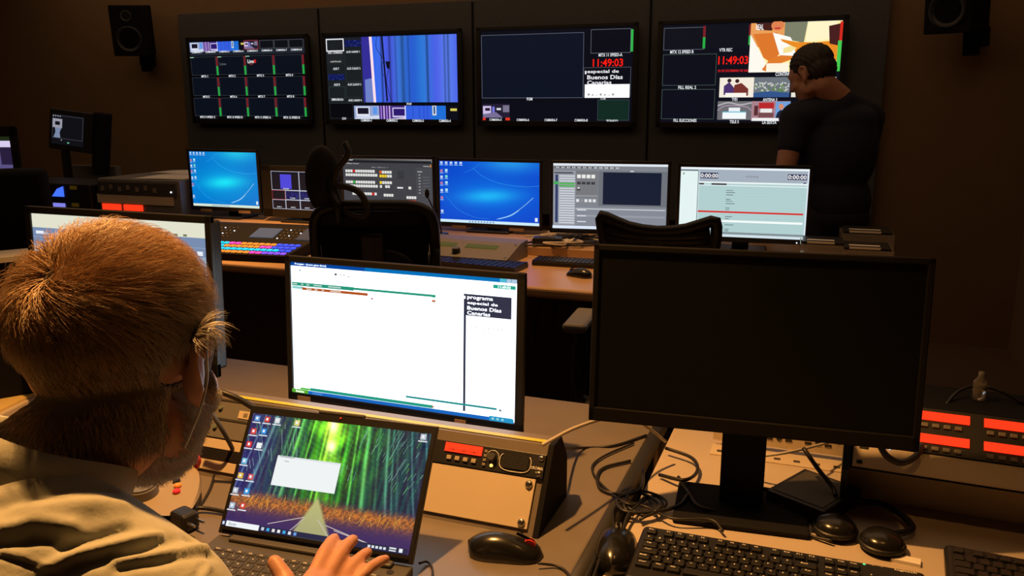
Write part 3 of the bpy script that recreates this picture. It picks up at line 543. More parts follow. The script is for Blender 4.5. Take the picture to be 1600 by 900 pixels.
# ------------------------------------------------------------------ televisions and monitors
def display(name, c, yaw, tilt, w, h, draw, label, cat, group=None, bz=(0.014, 0.014, 0.014, 0.022), depth=0.03, stand=None, bright=False, foot=None, extra=None, bmat=None):
    """c: centre of the lit picture; bz: bezel left, right, top, bottom"""
    base_z = stand if stand is not None else c[2]-h/2
    t = empty(name, (c[0], c[1], base_z), (0, 0, yaw)); tag(t, label, cat, group)
    oz = c[2]-base_z; bm_ = bmat or M_BLACK
    head = Euler((-tilt, 0, 0))
    W_, H_ = w+bz[0]+bz[1], h+bz[2]+bz[3]; cx = (bz[1]-bz[0])/2; cz = (bz[2]-bz[3])/2
    b = MB(); d = 0.004
    # bezel frame of four bars and the back shell
    b.box((-w/2-bz[0]/2, 0, cz), (bz[0], 0.012, H_), bm_, bev=0.002); b.box((w/2+bz[1]/2, 0, cz), (bz[1], 0.012, H_), bm_, bev=0.002)
    b.box((cx, 0, h/2+bz[2]/2), (W_, 0.012, bz[2]), bm_, bev=0.002); b.box((cx, 0, -h/2-bz[3]/2), (W_, 0.012, bz[3]), bm_, bev=0.002)
    b.box((cx, 0.006+depth/2, cz), (W_-.022, depth, H_-.022), bm_, bev=0.006); b.box((cx, 0.006+depth, cz), (W_*0.6, depth, H_*0.6), bm_, bev=0.012)
    if extra: extra(b, w, h)
    b.build('bezel', t, (0, 0, oz), head)
    if draw:
        s = Scr(w, h); draw(s); s.build(t, head.to_matrix() @ Vector((0, -0.0012, 0))+Vector((0, 0, oz)), head, M_BRIGHT if bright else M_SCREEN)
    else:
        b = MB(); b.box((0, 0.001, 0), (w, 0.006, h), M_OFF); b.build('screen', t, (0, 0, oz), head)
    if stand is not None:
        nd = 0.04+depth
        b = MB(); b.box((0, nd, oz/2-h*0.08), (0.07 if foot is None else foot[0], 0.022, oz-h*0.16), bm_, bev=0.004); b.box((0, nd-0.01, oz), (0.1, 0.05, 0.1), bm_, bev=0.008); b.build('stand_neck', t)
        fw = 0.22 if foot is None else foot[1]; fd = 0.17 if foot is None else foot[2]
        b = MB(); b.box((0, nd-0.02, 0.006), (fw, fd, 0.012), bm_, bev=0.005, seg=3); b.build('stand_base', t)
    return t
TVX = (-4.0757, -2.8843, -1.7003, -0.5000)
for x, fn, lb in zip(TVX, (tv1, tv2, tv3, tv4), (
    'wall television showing a grid of sixteen small camera and source windows',
    'wall television showing a large picture of a blue curtain',
    'wall television with one large empty window beside a red clock and white caption box',
    'wall television partly behind the standing man, showing people and news channels')):
    t = display('wall_television', (x, 5.2845, 1.5794), 0, R(-0.2), 1.018, 0.573, fn, lb, 'television', 'televisions in a row on the dark wall panel', (0.03, 0.03, 0.025, 0.035), 0.04)
    b = MB(); b.box((0, 0.0, 0), (0.3, 0.02, 0.3), M_DKGREY); b.build('wall_bracket', t, (0, 0.075, 0.28))
def feet_extra(b, w, h):
    for x in (-0.3*w, 0.28*w): b.box((x, -0.004, -h/2-0.022), (0.075, 0.012, 0.014), mat('brown_label', (0.30, 0.2, 0.13), 0.6))
CONS = 0.76; RIS = 0.80
def led_extra(b, w, h): b.sphere((w/2-0.03, -0.007, -h/2-0.014), 0.003, M_WHITELED, seg=8, rings=6)
G6 = 'monitors in a row on the far console'
display('computer_monitor', (-3.096, 3.748, 1.0125), R(1), 0, 0.439, 0.30, lambda s: desk_blue(s, 45, bar=(215, 232, 215)), 'leftmost monitor on the far console showing a light blue desktop', 'monitor', G6, stand=RIS, extra=feet_extra)
display('computer_monitor', (-2.61, 3.745, 0.969), R(1), 0, 0.345, 0.20, mview, 'small monitor with a dark grid of windows beside the light blue desktop', 'monitor', G6, (0.06, 0.05, 0.03, 0.045), stand=RIS)
display('computer_monitor', (-2.0825, 3.742, 0.998), R(5.9), 0, 0.483, 0.30, switcher, 'grey control panel monitor behind the headrest chair with rows of white buttons', 'monitor', G6, stand=RIS)
display('computer_monitor', (-1.540, 3.762, 0.9936), R(1.1), 0, 0.517, 0.30, lambda s: desk_blue(s, 0), 'central monitor on the far console showing a deep blue desktop', 'monitor', G6, stand=RIS, extra=feet_extra)
display('computer_monitor', (-0.908, 3.629, 1.0137), R(8.5), 0, 0.504, 0.29, player, 'monitor showing a grey playback program with a black preview window', 'monitor', G6, stand=RIS)
display('computer_monitor', (-0.334, 3.616, 1.0113), R(4.2), 0, 0.515, 0.29, rundown, 'rightmost monitor on the far console, pale list crossed by a red line', 'monitor', G6, stand=RIS, extra=led_extra)

DL, DR = 0.70, 0.685     # heights of the left and the right front desk tops
def mA_extra(b, w, h):
    b.box((-w/2+0.03, -0.007, -h/2-0.013), (0.034, 0.002, 0.011), mat('brown_label', (0.30, 0.2, 0.13), 0.6)); b.box((w/2-0.12, -0.007, -h/2-0.014), (0.026, 0.002, 0.011), mat('brown_label', (0.3, 0.2, 0.13), 0.6))
display('computer_monitor', (-0.832, 1.518, 0.948), R(-0.8), R(3.4), 0.5375, 0.296, prompter, 'bright white monitor behind the laptop showing an autocue script page', 'monitor', None, (0.014, 0.018, 0.014, 0.026), 0.035, stand=DL, bright=True, extra=mA_extra)
display('computer_monitor', (-1.4355, 1.370, 1.050), 0, R(2.9), 0.485, 0.296, office_doc, 'monitor behind the seated man head showing a pale office page', 'monitor', None, (0.016, 0.016, 0.016, 0.03), 0.035, stand=DL)
display('computer_monitor', (-0.106, 1.455, 1.036), R(5.2), R(5), 0.538, 0.289, None, 'large switched-off black monitor on the right front desk', 'monitor', None, (0.011, 0.011, 0.011, 0.026), 0.03, stand=DR, bmat=M_MATTE, foot=(0.08, 0.24, 0.16))

# ------------------------------------------------------------------ far console
t = empty('console_desk', (-1.45, 3.4, 0)); tag(t, 'long far console desk with an orange-lit laminate top under six monitors', 'desk')
b = MB(); b.box((0, 0, CONS-0.02), (3.44, 1.08, 0.04), M_OAK, bev=0.012, seg=3); b.build('desk_top', t)
b = MB(); b.box((0, 0.29, (CONS+RIS)/2), (3.40, 0.46, RIS-CONS), M_OAK, bev=0.004); b.build('raised_shelf', t)
b = MB(); b.box((0, -0.25, 0.36), (3.3, 0.03, 0.72), M_DKGREY); b.build('front_panel', t)
for x in (-1.68, -0.6, 0.6, 1.68):
    b = MB(); b.box((x, 0.02, 0.36), (0.04, 0.98, 0.72), M_DKGREY); b.build('side_panel', t)
# small things on the far console
def keyboard_small(c, wd, dp, yaw, label):
    b = MB(); b.box((0, 0, 0.009), (wd, dp, 0.018), M_BLACK, bev=0.004)
    nx, ny = 16, 5
    for j in range(ny):
        for i in range(nx): b.box((-wd/2+(i+.5)*wd/nx, -dp/2+(j+.5)*dp/ny, 0.020), (wd/nx*.8, dp/ny*.75, 0.006), M_KEY)
    o = b.build('keyboard', None, c, (0, 0, yaw)); tag(o, label, 'keyboard'); return o
def mouse_mesh(b, L=0.115, W=0.062, H=0.036, m=None):
    prof = []
    n, k = 18, 12; m = m or M_SHINY; rings = []
    for i in range(n+1):
        t = i/n; y = -L/2+L*t; wv = W/2*math.sqrt(max(0, 1-abs(2*t-1)**3.2))*(1-.12*math.sin(math.pi*t))+1e-4; hv = H*(math.sin(math.pi*min(1, (t*0.93+.07)))**.55)*(1-.28*t)+0.003
        rings.append([b.bm.verts.new((wv*math.cos(a)*(1 if math.cos(a) > 0 else 1), y, hv*max(0, math.sin(a))**.8)) for a in [math.pi*q/k for q in range(k+1)]])
    ii = b.mi(m)
    for a_, c_ in zip(rings, rings[1:]):
        for q in range(k): f = b.bm.faces.new((a_[q], a_[q+1], c_[q+1], c_[q])); f.smooth = True; f.material_index = ii
        f = b.bm.faces.new((a_[0], c_[0], c_[k], a_[k])); f.material_index = ii
    for r_ in (rings[0][::-1], rings[-1]): f = b.bm.faces.new(r_); f.material_index = ii
def mouse(c, yaw, label, sc=1.0, wheel=True, m=None):
    t = empty('computer_mouse', c, (0, 0, yaw)); tag(t, label, 'mouse')
    b = MB(); mouse_mesh(b, m=m); o = b.build('shell', t)
    b = MB(); b.box((0, 0.03, 0.0305), (0.002, 0.028, 0.004), M_MATTE, rot=(R(-24), 0, 0)); b.build('button_seam', t)
    b = MB(); b.cyl((0, 0.036, 0.0185), 0.0095, 0.008, M_RED if wheel else M_DKGREY, rot=(0, R(90), 0)); b.build('scroll_wheel', t, ); t.scale = (sc, sc, sc); return t
def cable(pts, r, m, label=None, parent=None, name='cable', cat='cable', group=None):
    b = MB(); b.tube(pts, r, m, seg=6, smooth_pts=6); o = b.build(name, parent)
    if label: tag(o, label, cat, group)
    return o
keyboard_small(PZ(748, 412, CONS)+Vector((0, -.055, 0)), 0.44, 0.14, R(-4), 'black keyboard in front of the knob control box on the far console')
keyboard_small(PZ(890, 414, CONS), 0.30, 0.11, R(3), 'black keyboard beside the tangle of cables on the far console')
mouse(PZ(905, 432, CONS), R(70), 'black mouse near the front edge of the far console', 1.0, False)
mouse(PZ(649, 398, CONS), R(60), 'small black mouse on the far console beside the headrest chair', 0.9, False)
# control box with two green strips and a knob
t = empty('control_box', (-1.48, 3.20, CONS), (0, 0, R(-2))); tag(t, 'grey sloping control box with two dim green displays and a black knob', 'control box')
b = MB(); b.xprism([(0, 0), (0, 0.025), (0.16, 0.07), (0.24, 0.075), (0.24, 0)], -0.25, 0.25, M_GREY); b.build('housing', t)
sl = Euler((R(15.7), 0, 0)).to_matrix().to_4x4()
for x in (-0.11, 0.09):
    b = MB(); b.box((x, 0.105, 0.056), (0.15, 0.035, 0.004), M_GREENLCD, rot=sl); b.build('display', t)
b = MB(); b.cyl((0.0, 0.035, 0.045), 0.018, 0.022, M_BLACK, rot=sl, bev=0.003); b.cyl((0, 0.032, 0.058), 0.014, 0.004, M_STEEL, rot=sl); b.build('knob', t)
for x in (-0.235, 0.235):
    for y, z in ((0.02, 0.031), (0.14, 0.066)):
        b = MB(); b.cyl((x, y, z), 0.006, 0.006, M_STEEL, rot=sl); b.build('screw', t)
# colour-lit vision switcher
t = empty('vision_switcher', (-2.40, 2.93, CONS), (0, 0, R(6))); tag(t, 'black vision switcher with rows of glowing blue, pink and orange buttons', 'switcher')
b = MB(); b.xprism([(-.02, 0), (-.02, 0.03), (0.18, 0.05), (0.36, 0.10), (0.40, 0.10), (0.40, 0)], -0.36, 0.26, M_MATTE); b.build('housing', t)
cols = [(0, .35, 1), (0, .65, 1), (.03, .08, 1), (1, .28, .03), (1, .06, .5), (.25, .08, 1)]
def bmat(i): return mat('glowing_button_%s' % ('blue', 'cyan', 'deep_blue', 'orange', 'pink', 'violet')[i], cols[i], 0.4, emit=1.2)
sl1 = Euler((R(5.7), 0, 0)).to_matrix().to_4x4(); sl2 = Euler((R(15.5), 0, 0)).to_matrix().to_4x4()
pat = ['2224333455', '0001111112', '1111333422', '1111433322']
for r_ in range(4):
    for i in range(20):
        b = MB(); ci = int(pat[r_][(i//2) % 10]); b.box((-0.335+i*0.0298, 0.012+r_*0.043, 0.0345+r_*0.0043), (0.022, 0.020, 0.008), bmat(ci), rot=sl1, bev=0.002); b.build('button', t)
b = MB(); b.box((0.0, 0.27, 0.0765), (0.12, 0.10, 0.004), mat('blue_grey_display', (0.10, 0.16, 0.24), 0.4, emit=0.5), rot=sl2); b.build('touch_display', t)
b = MB(); b.box((0.215, 0.27, 0.0765), (0.07, 0.12, 0.004), mat('dim_blue_display', (0.05, 0.08, 0.13), 0.4, emit=0.4), rot=sl2); b.build('side_display', t)
b = MB()
for r_ in range(4):
    for i in range(5):
        for x0 in (-0.26, 0.085): b.box((x0+i*0.022, 0.22+r_*0.030, 0.0625+r_*0.0083), (0.005, 0.005, 0.004), M_WHITELED if (i*2+r_) % 5 == 0 else M_BTNOFF, rot=sl2)
b.build('small_keys', t)
def sheet(name, c, w_, d_, yaw, label, m=None, curl=0.006):
    b = MB(); ii = b.mi(m or M_PAPER); n = 8; vs = []
    for z0 in (0.0, 0.0008):
        for j in (0, 1):
            for i in range(n+1): vs.append(b.bm.verts.new((-w_/2+w_*i/n, -d_/2+d_*j, z0+0.001+curl*math.sin(i/n*3.1)*(.4+j*.6))))
    q = n+1
    for i in range(n):
        for f in ((i, i+1, q+i+1, q+i), (2*q+i, 3*q+i, 3*q+i+1, 2*q+i+1), (i, 2*q+i, 2*q+i+1, i+1), (q+i, q+i+1, 3*q+i+1, 3*q+i)):
            g = b.bm.faces.new([vs[k] for k in f]); g.material_index = ii; g.smooth = True
    for a in ((0, q, 3*q, 2*q), (n, 2*q+n, 3*q+n, q+n)): b.bm.faces.new([vs[k] for k in a]).material_index = ii
    return tag(b.build(name, None, c, (0, 0, yaw)), label, 'paper')
sheet('paper_sheet', Vector((-2.88, 3.20, CONS)), 0.30, 0.30, R(30), 'curled cream paper left of the glowing vision switcher, under the light blue monitor', curl=0.03)
sheet('paper_sheet', Vector((-2.48, 3.395, CONS)), 0.42, 0.11, R(2), 'flat cream paper between the glowing vision switcher and the small dark monitor')
sheet('paper_sheet', Vector((-1.95, 3.15, CONS)), 0.28, 0.2, R(20), 'loose cream paper to the right of the headrest chair on the console')
# cables of the far console
g = random.Random(11)
for k in range(9):
    p0 = PZ(852+g.random()*60, 372+g.random()*10, CONS+.03); pts = [p0]
    for q in range(4): pts.append(Vector((p0.x+g.uniform(-.12, .26), p0.y+g.uniform(-.22, .06), CONS+0.006+g.random()*.05)))
    for p in pts:
        if p.y > 3.42: p.z = max(p.z, RIS+.007+g.random()*.02)
    cable(pts, 0.0045, M_GCABLE if k % 3 else M_CABLE, 'tangled cables heaped between the blue and grey monitors on the far console', group='tangled cables on the far console')
b = MB(); b.box((0, 0, 0.02), (0.13, 0.07, 0.04), M_BLACK, bev=0.006); b.box((0.0, 0, 0.0405), (0.07, 0.03, 0.002), M_DKGREY)
tag(b.build('junction_box', None, PZ(856, 384, RIS), (0, 0, R(10))), 'small black junction box beside the console cables', 'box')
# gooseneck microphone
t = empty('gooseneck_microphone', PZ(690, 372, RIS), (0, 0, 0)); tag(t, 'thin black gooseneck microphone left of the deep blue monitor', 'microphone')
b = MB(); b.cyl((0, 0, 0.012), 0.035, 0.024, M_BLACK, bev=0.004); b.build('base', t)
b = MB(); b.tube([(0, 0, .02), (-.005, -.01, .08), (-.03, -.02, .14), (-.055, -.02, .19)], 0.004, M_BLACK); b.build('neck', t)
b = MB(); b.sphere((-.06, -.02, .21), (0.011, 0.011, 0.022), M_MATTE); b.build('head', t)
# clear boxes of tapes
def tape_box(c, wd, label, h=0.075):
    t = empty('clear_storage_box', c, (0, 0, R(2))); tag(t, label, 'storage box', 'clear boxes at the console end')
    b = MB(); th = 0.003; d = 0.16
    for y in (-d/2, d/2): b.box((0, y, h/2), (wd, th, h), M_CLEAR)
    for x in (-wd/2, wd/2): b.box((x, 0, h/2), (th, d, h), M_CLEAR)
    b.box((0, 0, th/2), (wd, d, th), M_CLEAR); b.box((0, 0, h*.55), (wd, d, th), M_CLEAR); b.build('case', t)
    b = MB(); b.box((0, 0, h+0.006), (wd*.9, d*.9, 0.012), M_BLACK, bev=0.003); b.build('lid', t)
    b = MB(); b.box((0, 0, h*.28), (wd*.86, d*.86, h*.42), M_TAN, bev=0.003); b.build('contents', t)
    b = MB(); b.box((-0.01, -d*.45-0.0, h+0.008), (wd*.6, 0.002, 0.008), M_PAPER); b.box((-0.01, -d*.2, h+0.0125), (wd*.6, 0.02, 0.001), M_PAPER); b.build('label_strip', t)
tape_box((-0.005, 3.55, RIS), 0.17, 'clear storage box with black lid right beside the pale list monitor')
tape_box((0.155, 3.50, RIS), 0.185, 'clear storage box with black lid farthest right on the console, in front', 0.07)
tape_box((0.16, 3.72, RIS), 0.20, 'clear storage box with black lid behind the rightmost one', 0.10)
b = MB(); b.box((0, 0, 0.012), (0.3, 0.05, 0.024), M_TAN, bev=0.003); tag(b.build('wooden_strip', None, (-0.47, 3.48, RIS)), 'pale strip lying on the shelf under the pale list monitor', 'strip')

# speakers
def speaker(c, yaw, tilt, label):
    t = empty('wall_speaker', c, (tilt, 0, yaw)); tag(t, label, 'speaker', 'speakers on the back wall')
    b = MB(); b.box((0, 0, 0), (0.24, 0.24, 0.36), M_MATTE, bev=0.008); b.build('cabinet', t)
    for z, r_ in ((-0.06, 0.085), (0.105, 0.035)):
        b = MB(); b.lathe([(r_*1.12, 0), (r_*1.12, 0.006), (r_, 0.008), (r_*.9, 0.003), (r_*.35, -0.015), (r_*.3, -0.004), (0.001, 0.0)], M_DKGREY if z > 0 else M_BLACK, (0, -0.12, z), (R(90), 0, 0)); b.build('driver', t)
    b = MB(); b.box((0.03, 0.14, -0.21), (0.07, 0.06, 0.20), M_MATTE, bev=0.005); b.box((0.03, 0.2, -0.22), (0.1, 0.1, 0.1), M_MATTE); b.build('bracket', t)
speaker((-4.98, 5.14, 1.945), R(28), R(6), 'black loudspeaker on the back wall left of the televisions')
speaker((0.56, 5.14, 1.95), R(-28), R(6), 'black loudspeaker on the back wall right of the televisions, cut by the top edge')

# ------------------------------------------------------------------ left side of the room
t = empty('side_table', (-4.31, 4.15, 0)); tag(t, 'dark equipment table along the left side in the background', 'table')
b = MB(); b.box((0, 0, 0.70), (2.1, 1.1, 0.05), M_DKGREY, bev=0.004); b.build('table_top', t)
for x in (-0.98, 0.98):
    for y in (-0.5, 0.5): b = MB(); b.box((x, y, 0.34), (0.06, 0.06, 0.68), M_DKGREY); b.build('leg', t)
t = empty('rack_equipment_case', (-3.645, 3.98, 0.725), (0, 0, R(1))); tag(t, 'wide grey equipment case with two red displays and papers on top', 'equipment case')
b = MB(); b.box((0, 0, 0.139), (0.58, 0.60, 0.278), M_GREY, bev=0.005); b.build('case', t)
b = MB(); b.box((-0.03, -0.302, 0.163), (0.54, 0.006, 0.05), M_TAN); b.build('blank_plate', t)
b = MB(); b.box((-0.01, -0.303, 0.225), (0.55, 0.008, 0.07), M_DKGREY)
for k in range(7): b.box((-0.25+k*0.062, -0.309, 0.222+0.010*(k % 2)), (0.020, 0.005, 0.026), M_BTNOFF)
b.sphere((0.235, -0.309, 0.215), 0.005, M_WHITELED, seg=8, rings=6); b.build('control_plate', t)
for x in (-0.20, -0.045):
    b = MB(); b.box((x, -0.304, 0.117), (0.132, 0.01, 0.034), M_REDLED); b.build('red_display', t)
sheet('paper_sheet', (-3.55, 3.86, 1.004), 0.34, 0.30, R(8), 'cream papers lying on top of the grey equipment case, nearest the light blue monitor')
sheet('paper_sheet', (-3.70, 4.12, 1.004), 0.34, 0.20, R(-6), 'cream paper lying farther left on the grey equipment case')
t = empty('field_monitor', (-4.88, 4.30, 0.725), (0, 0, R(12))); tag(t, 'small tilted dark monitor on a stand showing a dim studio picture', 'monitor')
hd = Euler((R(-4), R(7), 0))
b = MB(); b.box((0, 0, 0.515), (0.31, 0.04, 0.27), M_BLACK, bev=0.006); b.box((0.19, 0.05, 0.45), (0.09, 0.08, 0.42), M_MATTE, bev=0.01); b.build('casing', t, None, hd)
s = Scr(0.235, 0.20); fieldmon(s); s.build(t, hd.to_matrix() @ Vector((-0.015, -0.0215, 0.515)), hd)
b = MB(); b.box((0, 0.03, 0.19), (0.04, 0.04, 0.38), M_BLACK); b.box((0, 0.03, 0.008), (0.24, 0.2, 0.016), M_BLACK); b.build('stand', t)
b = MB(); b.box((0, 0, 0.13), (0.42, 0.05, 0.26), M_GREY, bev=0.004); tag(b.build('panel_box', None, (-4.88, 4.56, 0.725)), 'dull grey box behind the small tilted monitor', 'box')
display('edge_monitor', (-5.50, 4.2, 1.075), R(15), 0, 0.42, 0.24, purple, 'dark monitor cut by the left photo edge showing a purple white picture', 'monitor', None, (0.03, 0.05, 0.07, 0.03), stand=0.725)
t = empty('blue_lit_device', (-4.28, 3.80, 0.725)); tag(t, 'black device with small glowing blue indicators left of the red displays', 'device')
b = MB(); b.box((0, 0, 0.12), (0.62, 0.3, 0.24), M_BLACK, bev=0.006); b.build('case', t)
b = MB(); b.prism([(0.02, 0.165), (0.11, 0.165), (0.11, 0.225), (0.065, 0.21)], -0.156, -0.15, mat('glowing_blue', (0.05, 0.15, 1), 0.4, emit=1.2)); b.build('blue_window', t)
b = MB(); b.box((0.065, -0.153, 0.115), (0.09, 0.006, 0.022), mat('glowing_violet', (0.25, 0.25, 0.9), 0.4, emit=0.9)); b.sphere((-0.03, -0.153, 0.115), 0.007, M_GREENLED, seg=8, rings=6); b.build('indicator', t)
b = MB(); b.box((0.19, -0.153, 0.22), (0.05, 0.006, 0.02), M_TAPE); b.build('label_strip', t)
b = MB(); b.box((0.19, -0.153, 0.12), (0.05, 0.006, 0.02), M_TAPE); b.build('label_strip', t)

# ------------------------------------------------------------------ chairs
def office_chair(loc, yaw, label, headrest, wb=0.40, style=0):
    t = empty('office_chair', loc, (0, 0, yaw)); tag(t, label, 'chair')
    b = MB()
    for k in range(5):
        a = 2*math.pi*k/5+.3; b.cone((0, 0, 0.10), (0.29*math.cos(a), 0.29*math.sin(a), 0.075), 0.028, 0.018, M_BLACK)
    b.cyl((0, 0, 0.1), 0.045, 0.08, M_BLACK); b.build('base', t)
    for k in range(5):
        a = 2*math.pi*k/5+.3; b = MB(); b.cyl((0.29*math.cos(a), 0.29*math.sin(a), 0.03), 0.03, 0.045, M_BLACK, rot=(R(90), 0, a)); b.build('caster', t)
    b = MB(); b.cyl((0, 0, 0.27), 0.025, 0.28, M_STEEL); b.build('column', t)
    b = MB(); b.box((0, 0.02, 0.46), (0.50, 0.48, 0.09), M_MESHF, bev=0.04, seg=4); b.build('seat', t)
    # backrest: curved frame as a tube around mesh threads
    W2, z0, z1 = wb/2, (0.86 if style == 0 else 0.58), 1.13
    def cur(x, z): return -0.27+0.35*(x*x)-0.10*((z-0.6))  # leans back, wraps forward at the sides
    def edge(z):
        t_ = (z-z0)/(z1-z0)
        return W2*(0.80+0.20*math.sin(t_*math.pi*.62)) if style == 0 else W2*(0.70+0.30*t_**1.3)
    pts = []
    if style == 0:
        N = 40
        for i in range(N+1):
            a = 2*math.pi*i/N; ca, sa = math.cos(a), math.sin(a); e = 0.42
            x = W2*abs(ca)**e*(1 if ca > 0 else -1); z = (z0+z1)/2+(z1-z0)/2*abs(sa)**e*(1 if sa > 0 else -1); pts.append((x, cur(x, z), z))
    else:
        for x, z in ((0, .57), (-W2*.7, .58), (-W2*.72, .75), (-W2*.8, .95), (-W2*.92, 1.06), (-W2, 1.135), (-W2*.9, 1.14), (-W2*.5, 1.115), (0, 1.105), (W2*.5, 1.115), (W2*.92, 1.14), (W2, 1.125), (W2*.97, 1.05), (W2*.8, .95), (W2*.72, .75), (W2*.7, .58), (0, .57)): pts.append((x, cur(x, z), z))
    b = MB(); b.tube(pts, 0.017, M_BLACK, seg=10, smooth_pts=2)
    if style == 1:   # broad top rail and centre spine
        for zz, dip in ((1.105, .016), (1.085, .008)): b.tube([(x, cur(x, zz), zz-dip*(1-(x/W2)**2)) for x in np.linspace(-W2*.90, W2*.90, 9)], 0.018, M_BLACK, seg=8, smooth_pts=1)
        b.box((0, cur(0, 1.05)-0.004, 1.05), (0.05, 0.03, 0.14), M_BLACK, bev=0.008)
        for sx in (-1, 1):
            b.prism([(sx*W2*.62, 1.10), (sx*W2*.95, 1.10), (sx*W2*.86, .98), (sx*W2*.10, .98), (sx*W2*.30, 1.035)][::sx], cur(W2*.6, 1.05)-.012, cur(W2*.6, 1.05)+.012, M_BLACK)
        b.box((0, cur(0, .8)-0.005, 0.80), (W2*1.55, 0.03, 0.42), M_BLACK, rot=(R(5.7), 0, 0), bev=0.012)
    else:
        b.box((0, cur(0, .85)-0.02, 0.80), (0.07, 0.035, 0.5), M_BLACK, rot=(R(5.7), 0, 0), bev=0.01)
        b.box((0, cur(0, .95)-0.004, 0.965), (wb*.88, 0.016, 0.19), M_MATTE, rot=(R(5.7), 0, 0), bev=0.007); b.box((0, cur(0, .7)-.02, 0.64), (0.10, 0.04, 0.30), M_MATTE, rot=(R(5.7), 0, 0), bev=0.01); b.sphere((0, cur(0, .75)-0.03, 0.93), (0.13, 0.02, 0.07), M_BLACK)
    b.build('back_frame', t)
    b = MB(); n = 62 if style else 90
    for i in range(n):
        x = -W2*.95+W2*1.9*(i+.5)/n
        if style == 0: u_ = abs(x/W2)**(1/.42*1.0); zz = (z1-z0)/2*(max(0, 1-u_**2)**.5)**.42; za, zb = (z0+z1)/2-zz, (z0+z1)/2+zz
        else: za, zb = 0.6, 1.10
        P = [(x, cur(x, z), z) for z in np.linspace(za, zb, 6)]
        b.tube(P, 0.0017 if style == 0 else 0.0013, M_MESHF, seg=4, smooth_pts=0)
    if style == 0:
        for z in np.linspace(z0+.02, z1-.02, 70): b.tube([(x, cur(x, z), z) for x in np.linspace(-edge(z)*.93, edge(z)*.93, 7)], 0.0022, M_MESHF, seg=4, smooth_pts=0)
    b.build('back_mesh', t)
    for sx in (-1, 1):
        b = MB(); b.box((sx*0.30, 0.06, 0.72), (0.085, 0.25, 0.032), M_GREY if style == 0 else M_GREY, bev=0.014, seg=3); a = b.build('armrest', t)
        b = MB(); b.tube([(sx*.2, 0.02, .43), (sx*.29, .03, .45), (sx*.31, .04, .56), (sx*.30, .06, .70)], 0.018, M_BLACK); b.build('armrest_post', t)
    if headrest:
        b = MB(); b.tube([(-.10, cur(0, 1.05)-.02, 1.08), (-.10, -.35, 1.13), (-.12, -.33, 1.17), (-.13, -.31, 1.24)], 0.013, M_BLACK); b.build('headrest_post', t)
        b = MB(); b.tube([(x+.085, y, z-.015) for x, y, z in [(-.155, -.34, 1.335), (-.145, -.35, 1.30), (-.185, -.33, 1.25), (-.195, -.32, 1.19), (-.165, -.33, 1.13), (-.11, -.35, 1.115), (-.095, -.35, 1.14), (-.12, -.35, 1.19), (-.19, -.33, 1.21)]], 0.010, M_DKGREY)
        b.sphere((-.15, -.30, 1.205), (0.055, 0.03, 0.105), M_MESHF); b.build('headrest', t)
    return t
office_chair((-1.40, 2.52, 0), R(20), 'black mesh-backed office chair with a headrest in front of the console', True, 0.37, 0)
office_chair((-0.465, 2.64, 0), R(4), 'black mesh-backed office chair without headrest behind the switched-off monitor', False, 0.335, 1).scale = (.97, .97, .975)
t = empty('side_chair', (-3.86, 3.05, 0), (0, 0, R(40))); tag(t, 'dark padded chair back at far left in the background', 'chair')
b = MB(); b.box((0, -0.22, 0.83), (0.46, 0.08, 0.60), M_MATTE, rot=(R(8), 0, 0), bev=0.035, seg=4); b.build('backrest', t)
b = MB(); b.box((0, 0.02, 0.46), (0.52, 0.5, 0.1), M_MATTE, bev=0.04, seg=4); b.build('seat', t)
for x in (-.22, .22):
    for y in (-.2, .22): b = MB(); b.cyl((x, y, 0.21), 0.015, 0.42, M_BLACK); b.build('leg', t)

# ------------------------------------------------------------------ front desks
t = empty('front_desk', (-1.5, 1.3, 0)); tag(t, 'grey-brown front desk carrying the laptop and bright white monitor', 'desk')
b = MB(); b.box((0, 0, DL-0.02), (2.32, 1.24, 0.04), M_DESK, bev=0.006, seg=3); b.build('desk_top', t)
b = MB(); b.tube([(1.165, -0.61, DL-0.019), (1.165, 0.61, DL-0.019)], 0.0195, M_EDGE, seg=16, smooth_pts=0); b.build('edge_strip', t)
for x in (-1.1, 1.1):
    b = MB(); b.box((x, 0.02, (DL-0.04)/2), (0.04, 1.1, DL-0.04), M_DKGREY); b.build('side_panel', t)
t = empty('side_desk', (0.28, 1.30, 0)); tag(t, 'pale right-hand front desk under the black keyboard and dark monitor', 'desk')
b = MB(); b.box((0, 0, DR-0.02), (1.16, 1.24, 0.04), M_PALE, bev=0.004); b.build('desk_top', t)
for x in (-0.5, 0.5):
    b = MB(); b.box((x, 0.02, (DR-0.04)/2), (0.04, 1.1, DR-0.04), M_DKGREY); b.build('side_panel', t)

# sloped equipment turret of the left desk
TL = R(33.8); SY, SZ = 1.259, 0.709
def slope(x, b_, out=0.0): return Vector((x, SY+b_*math.sin(TL)-out*math.cos(TL), SZ+b_*math.cos(TL)+out*math.sin(TL)))
HR = Euler((-TL, 0, 0))
t = empty('equipment_turret', (-0.85, 1.3, DL)); tag(t, 'grey sloped equipment housing with yellow tape along its top, standing on the front desk', 'equipment housing')
y_of = lambda b_: SY+b_*math.sin(TL)-1.3; z_of = lambda b_: SZ+b_*math.cos(TL)-DL
b = MB(); b.xprism([(y_of(-0.0108), 0.0), (y_of(.152), z_of(.152)), (0.085, z_of(.152)), (0.12, z_of(.152)-.05), (0.12, 0.0)], -0.445, 0.412, M_DESK); b.build('housing', t)
b = MB(); b.xprism([(y_of(-0.0108)-.002, 0.0), (y_of(.152)-.002, z_of(.152)+.002), (0.087, z_of(.152)+.002), (0.123, z_of(.152)-.05), (0.123, 0.0)], 0.413, 0.423, M_MATTE); b.build('side_panel', t)
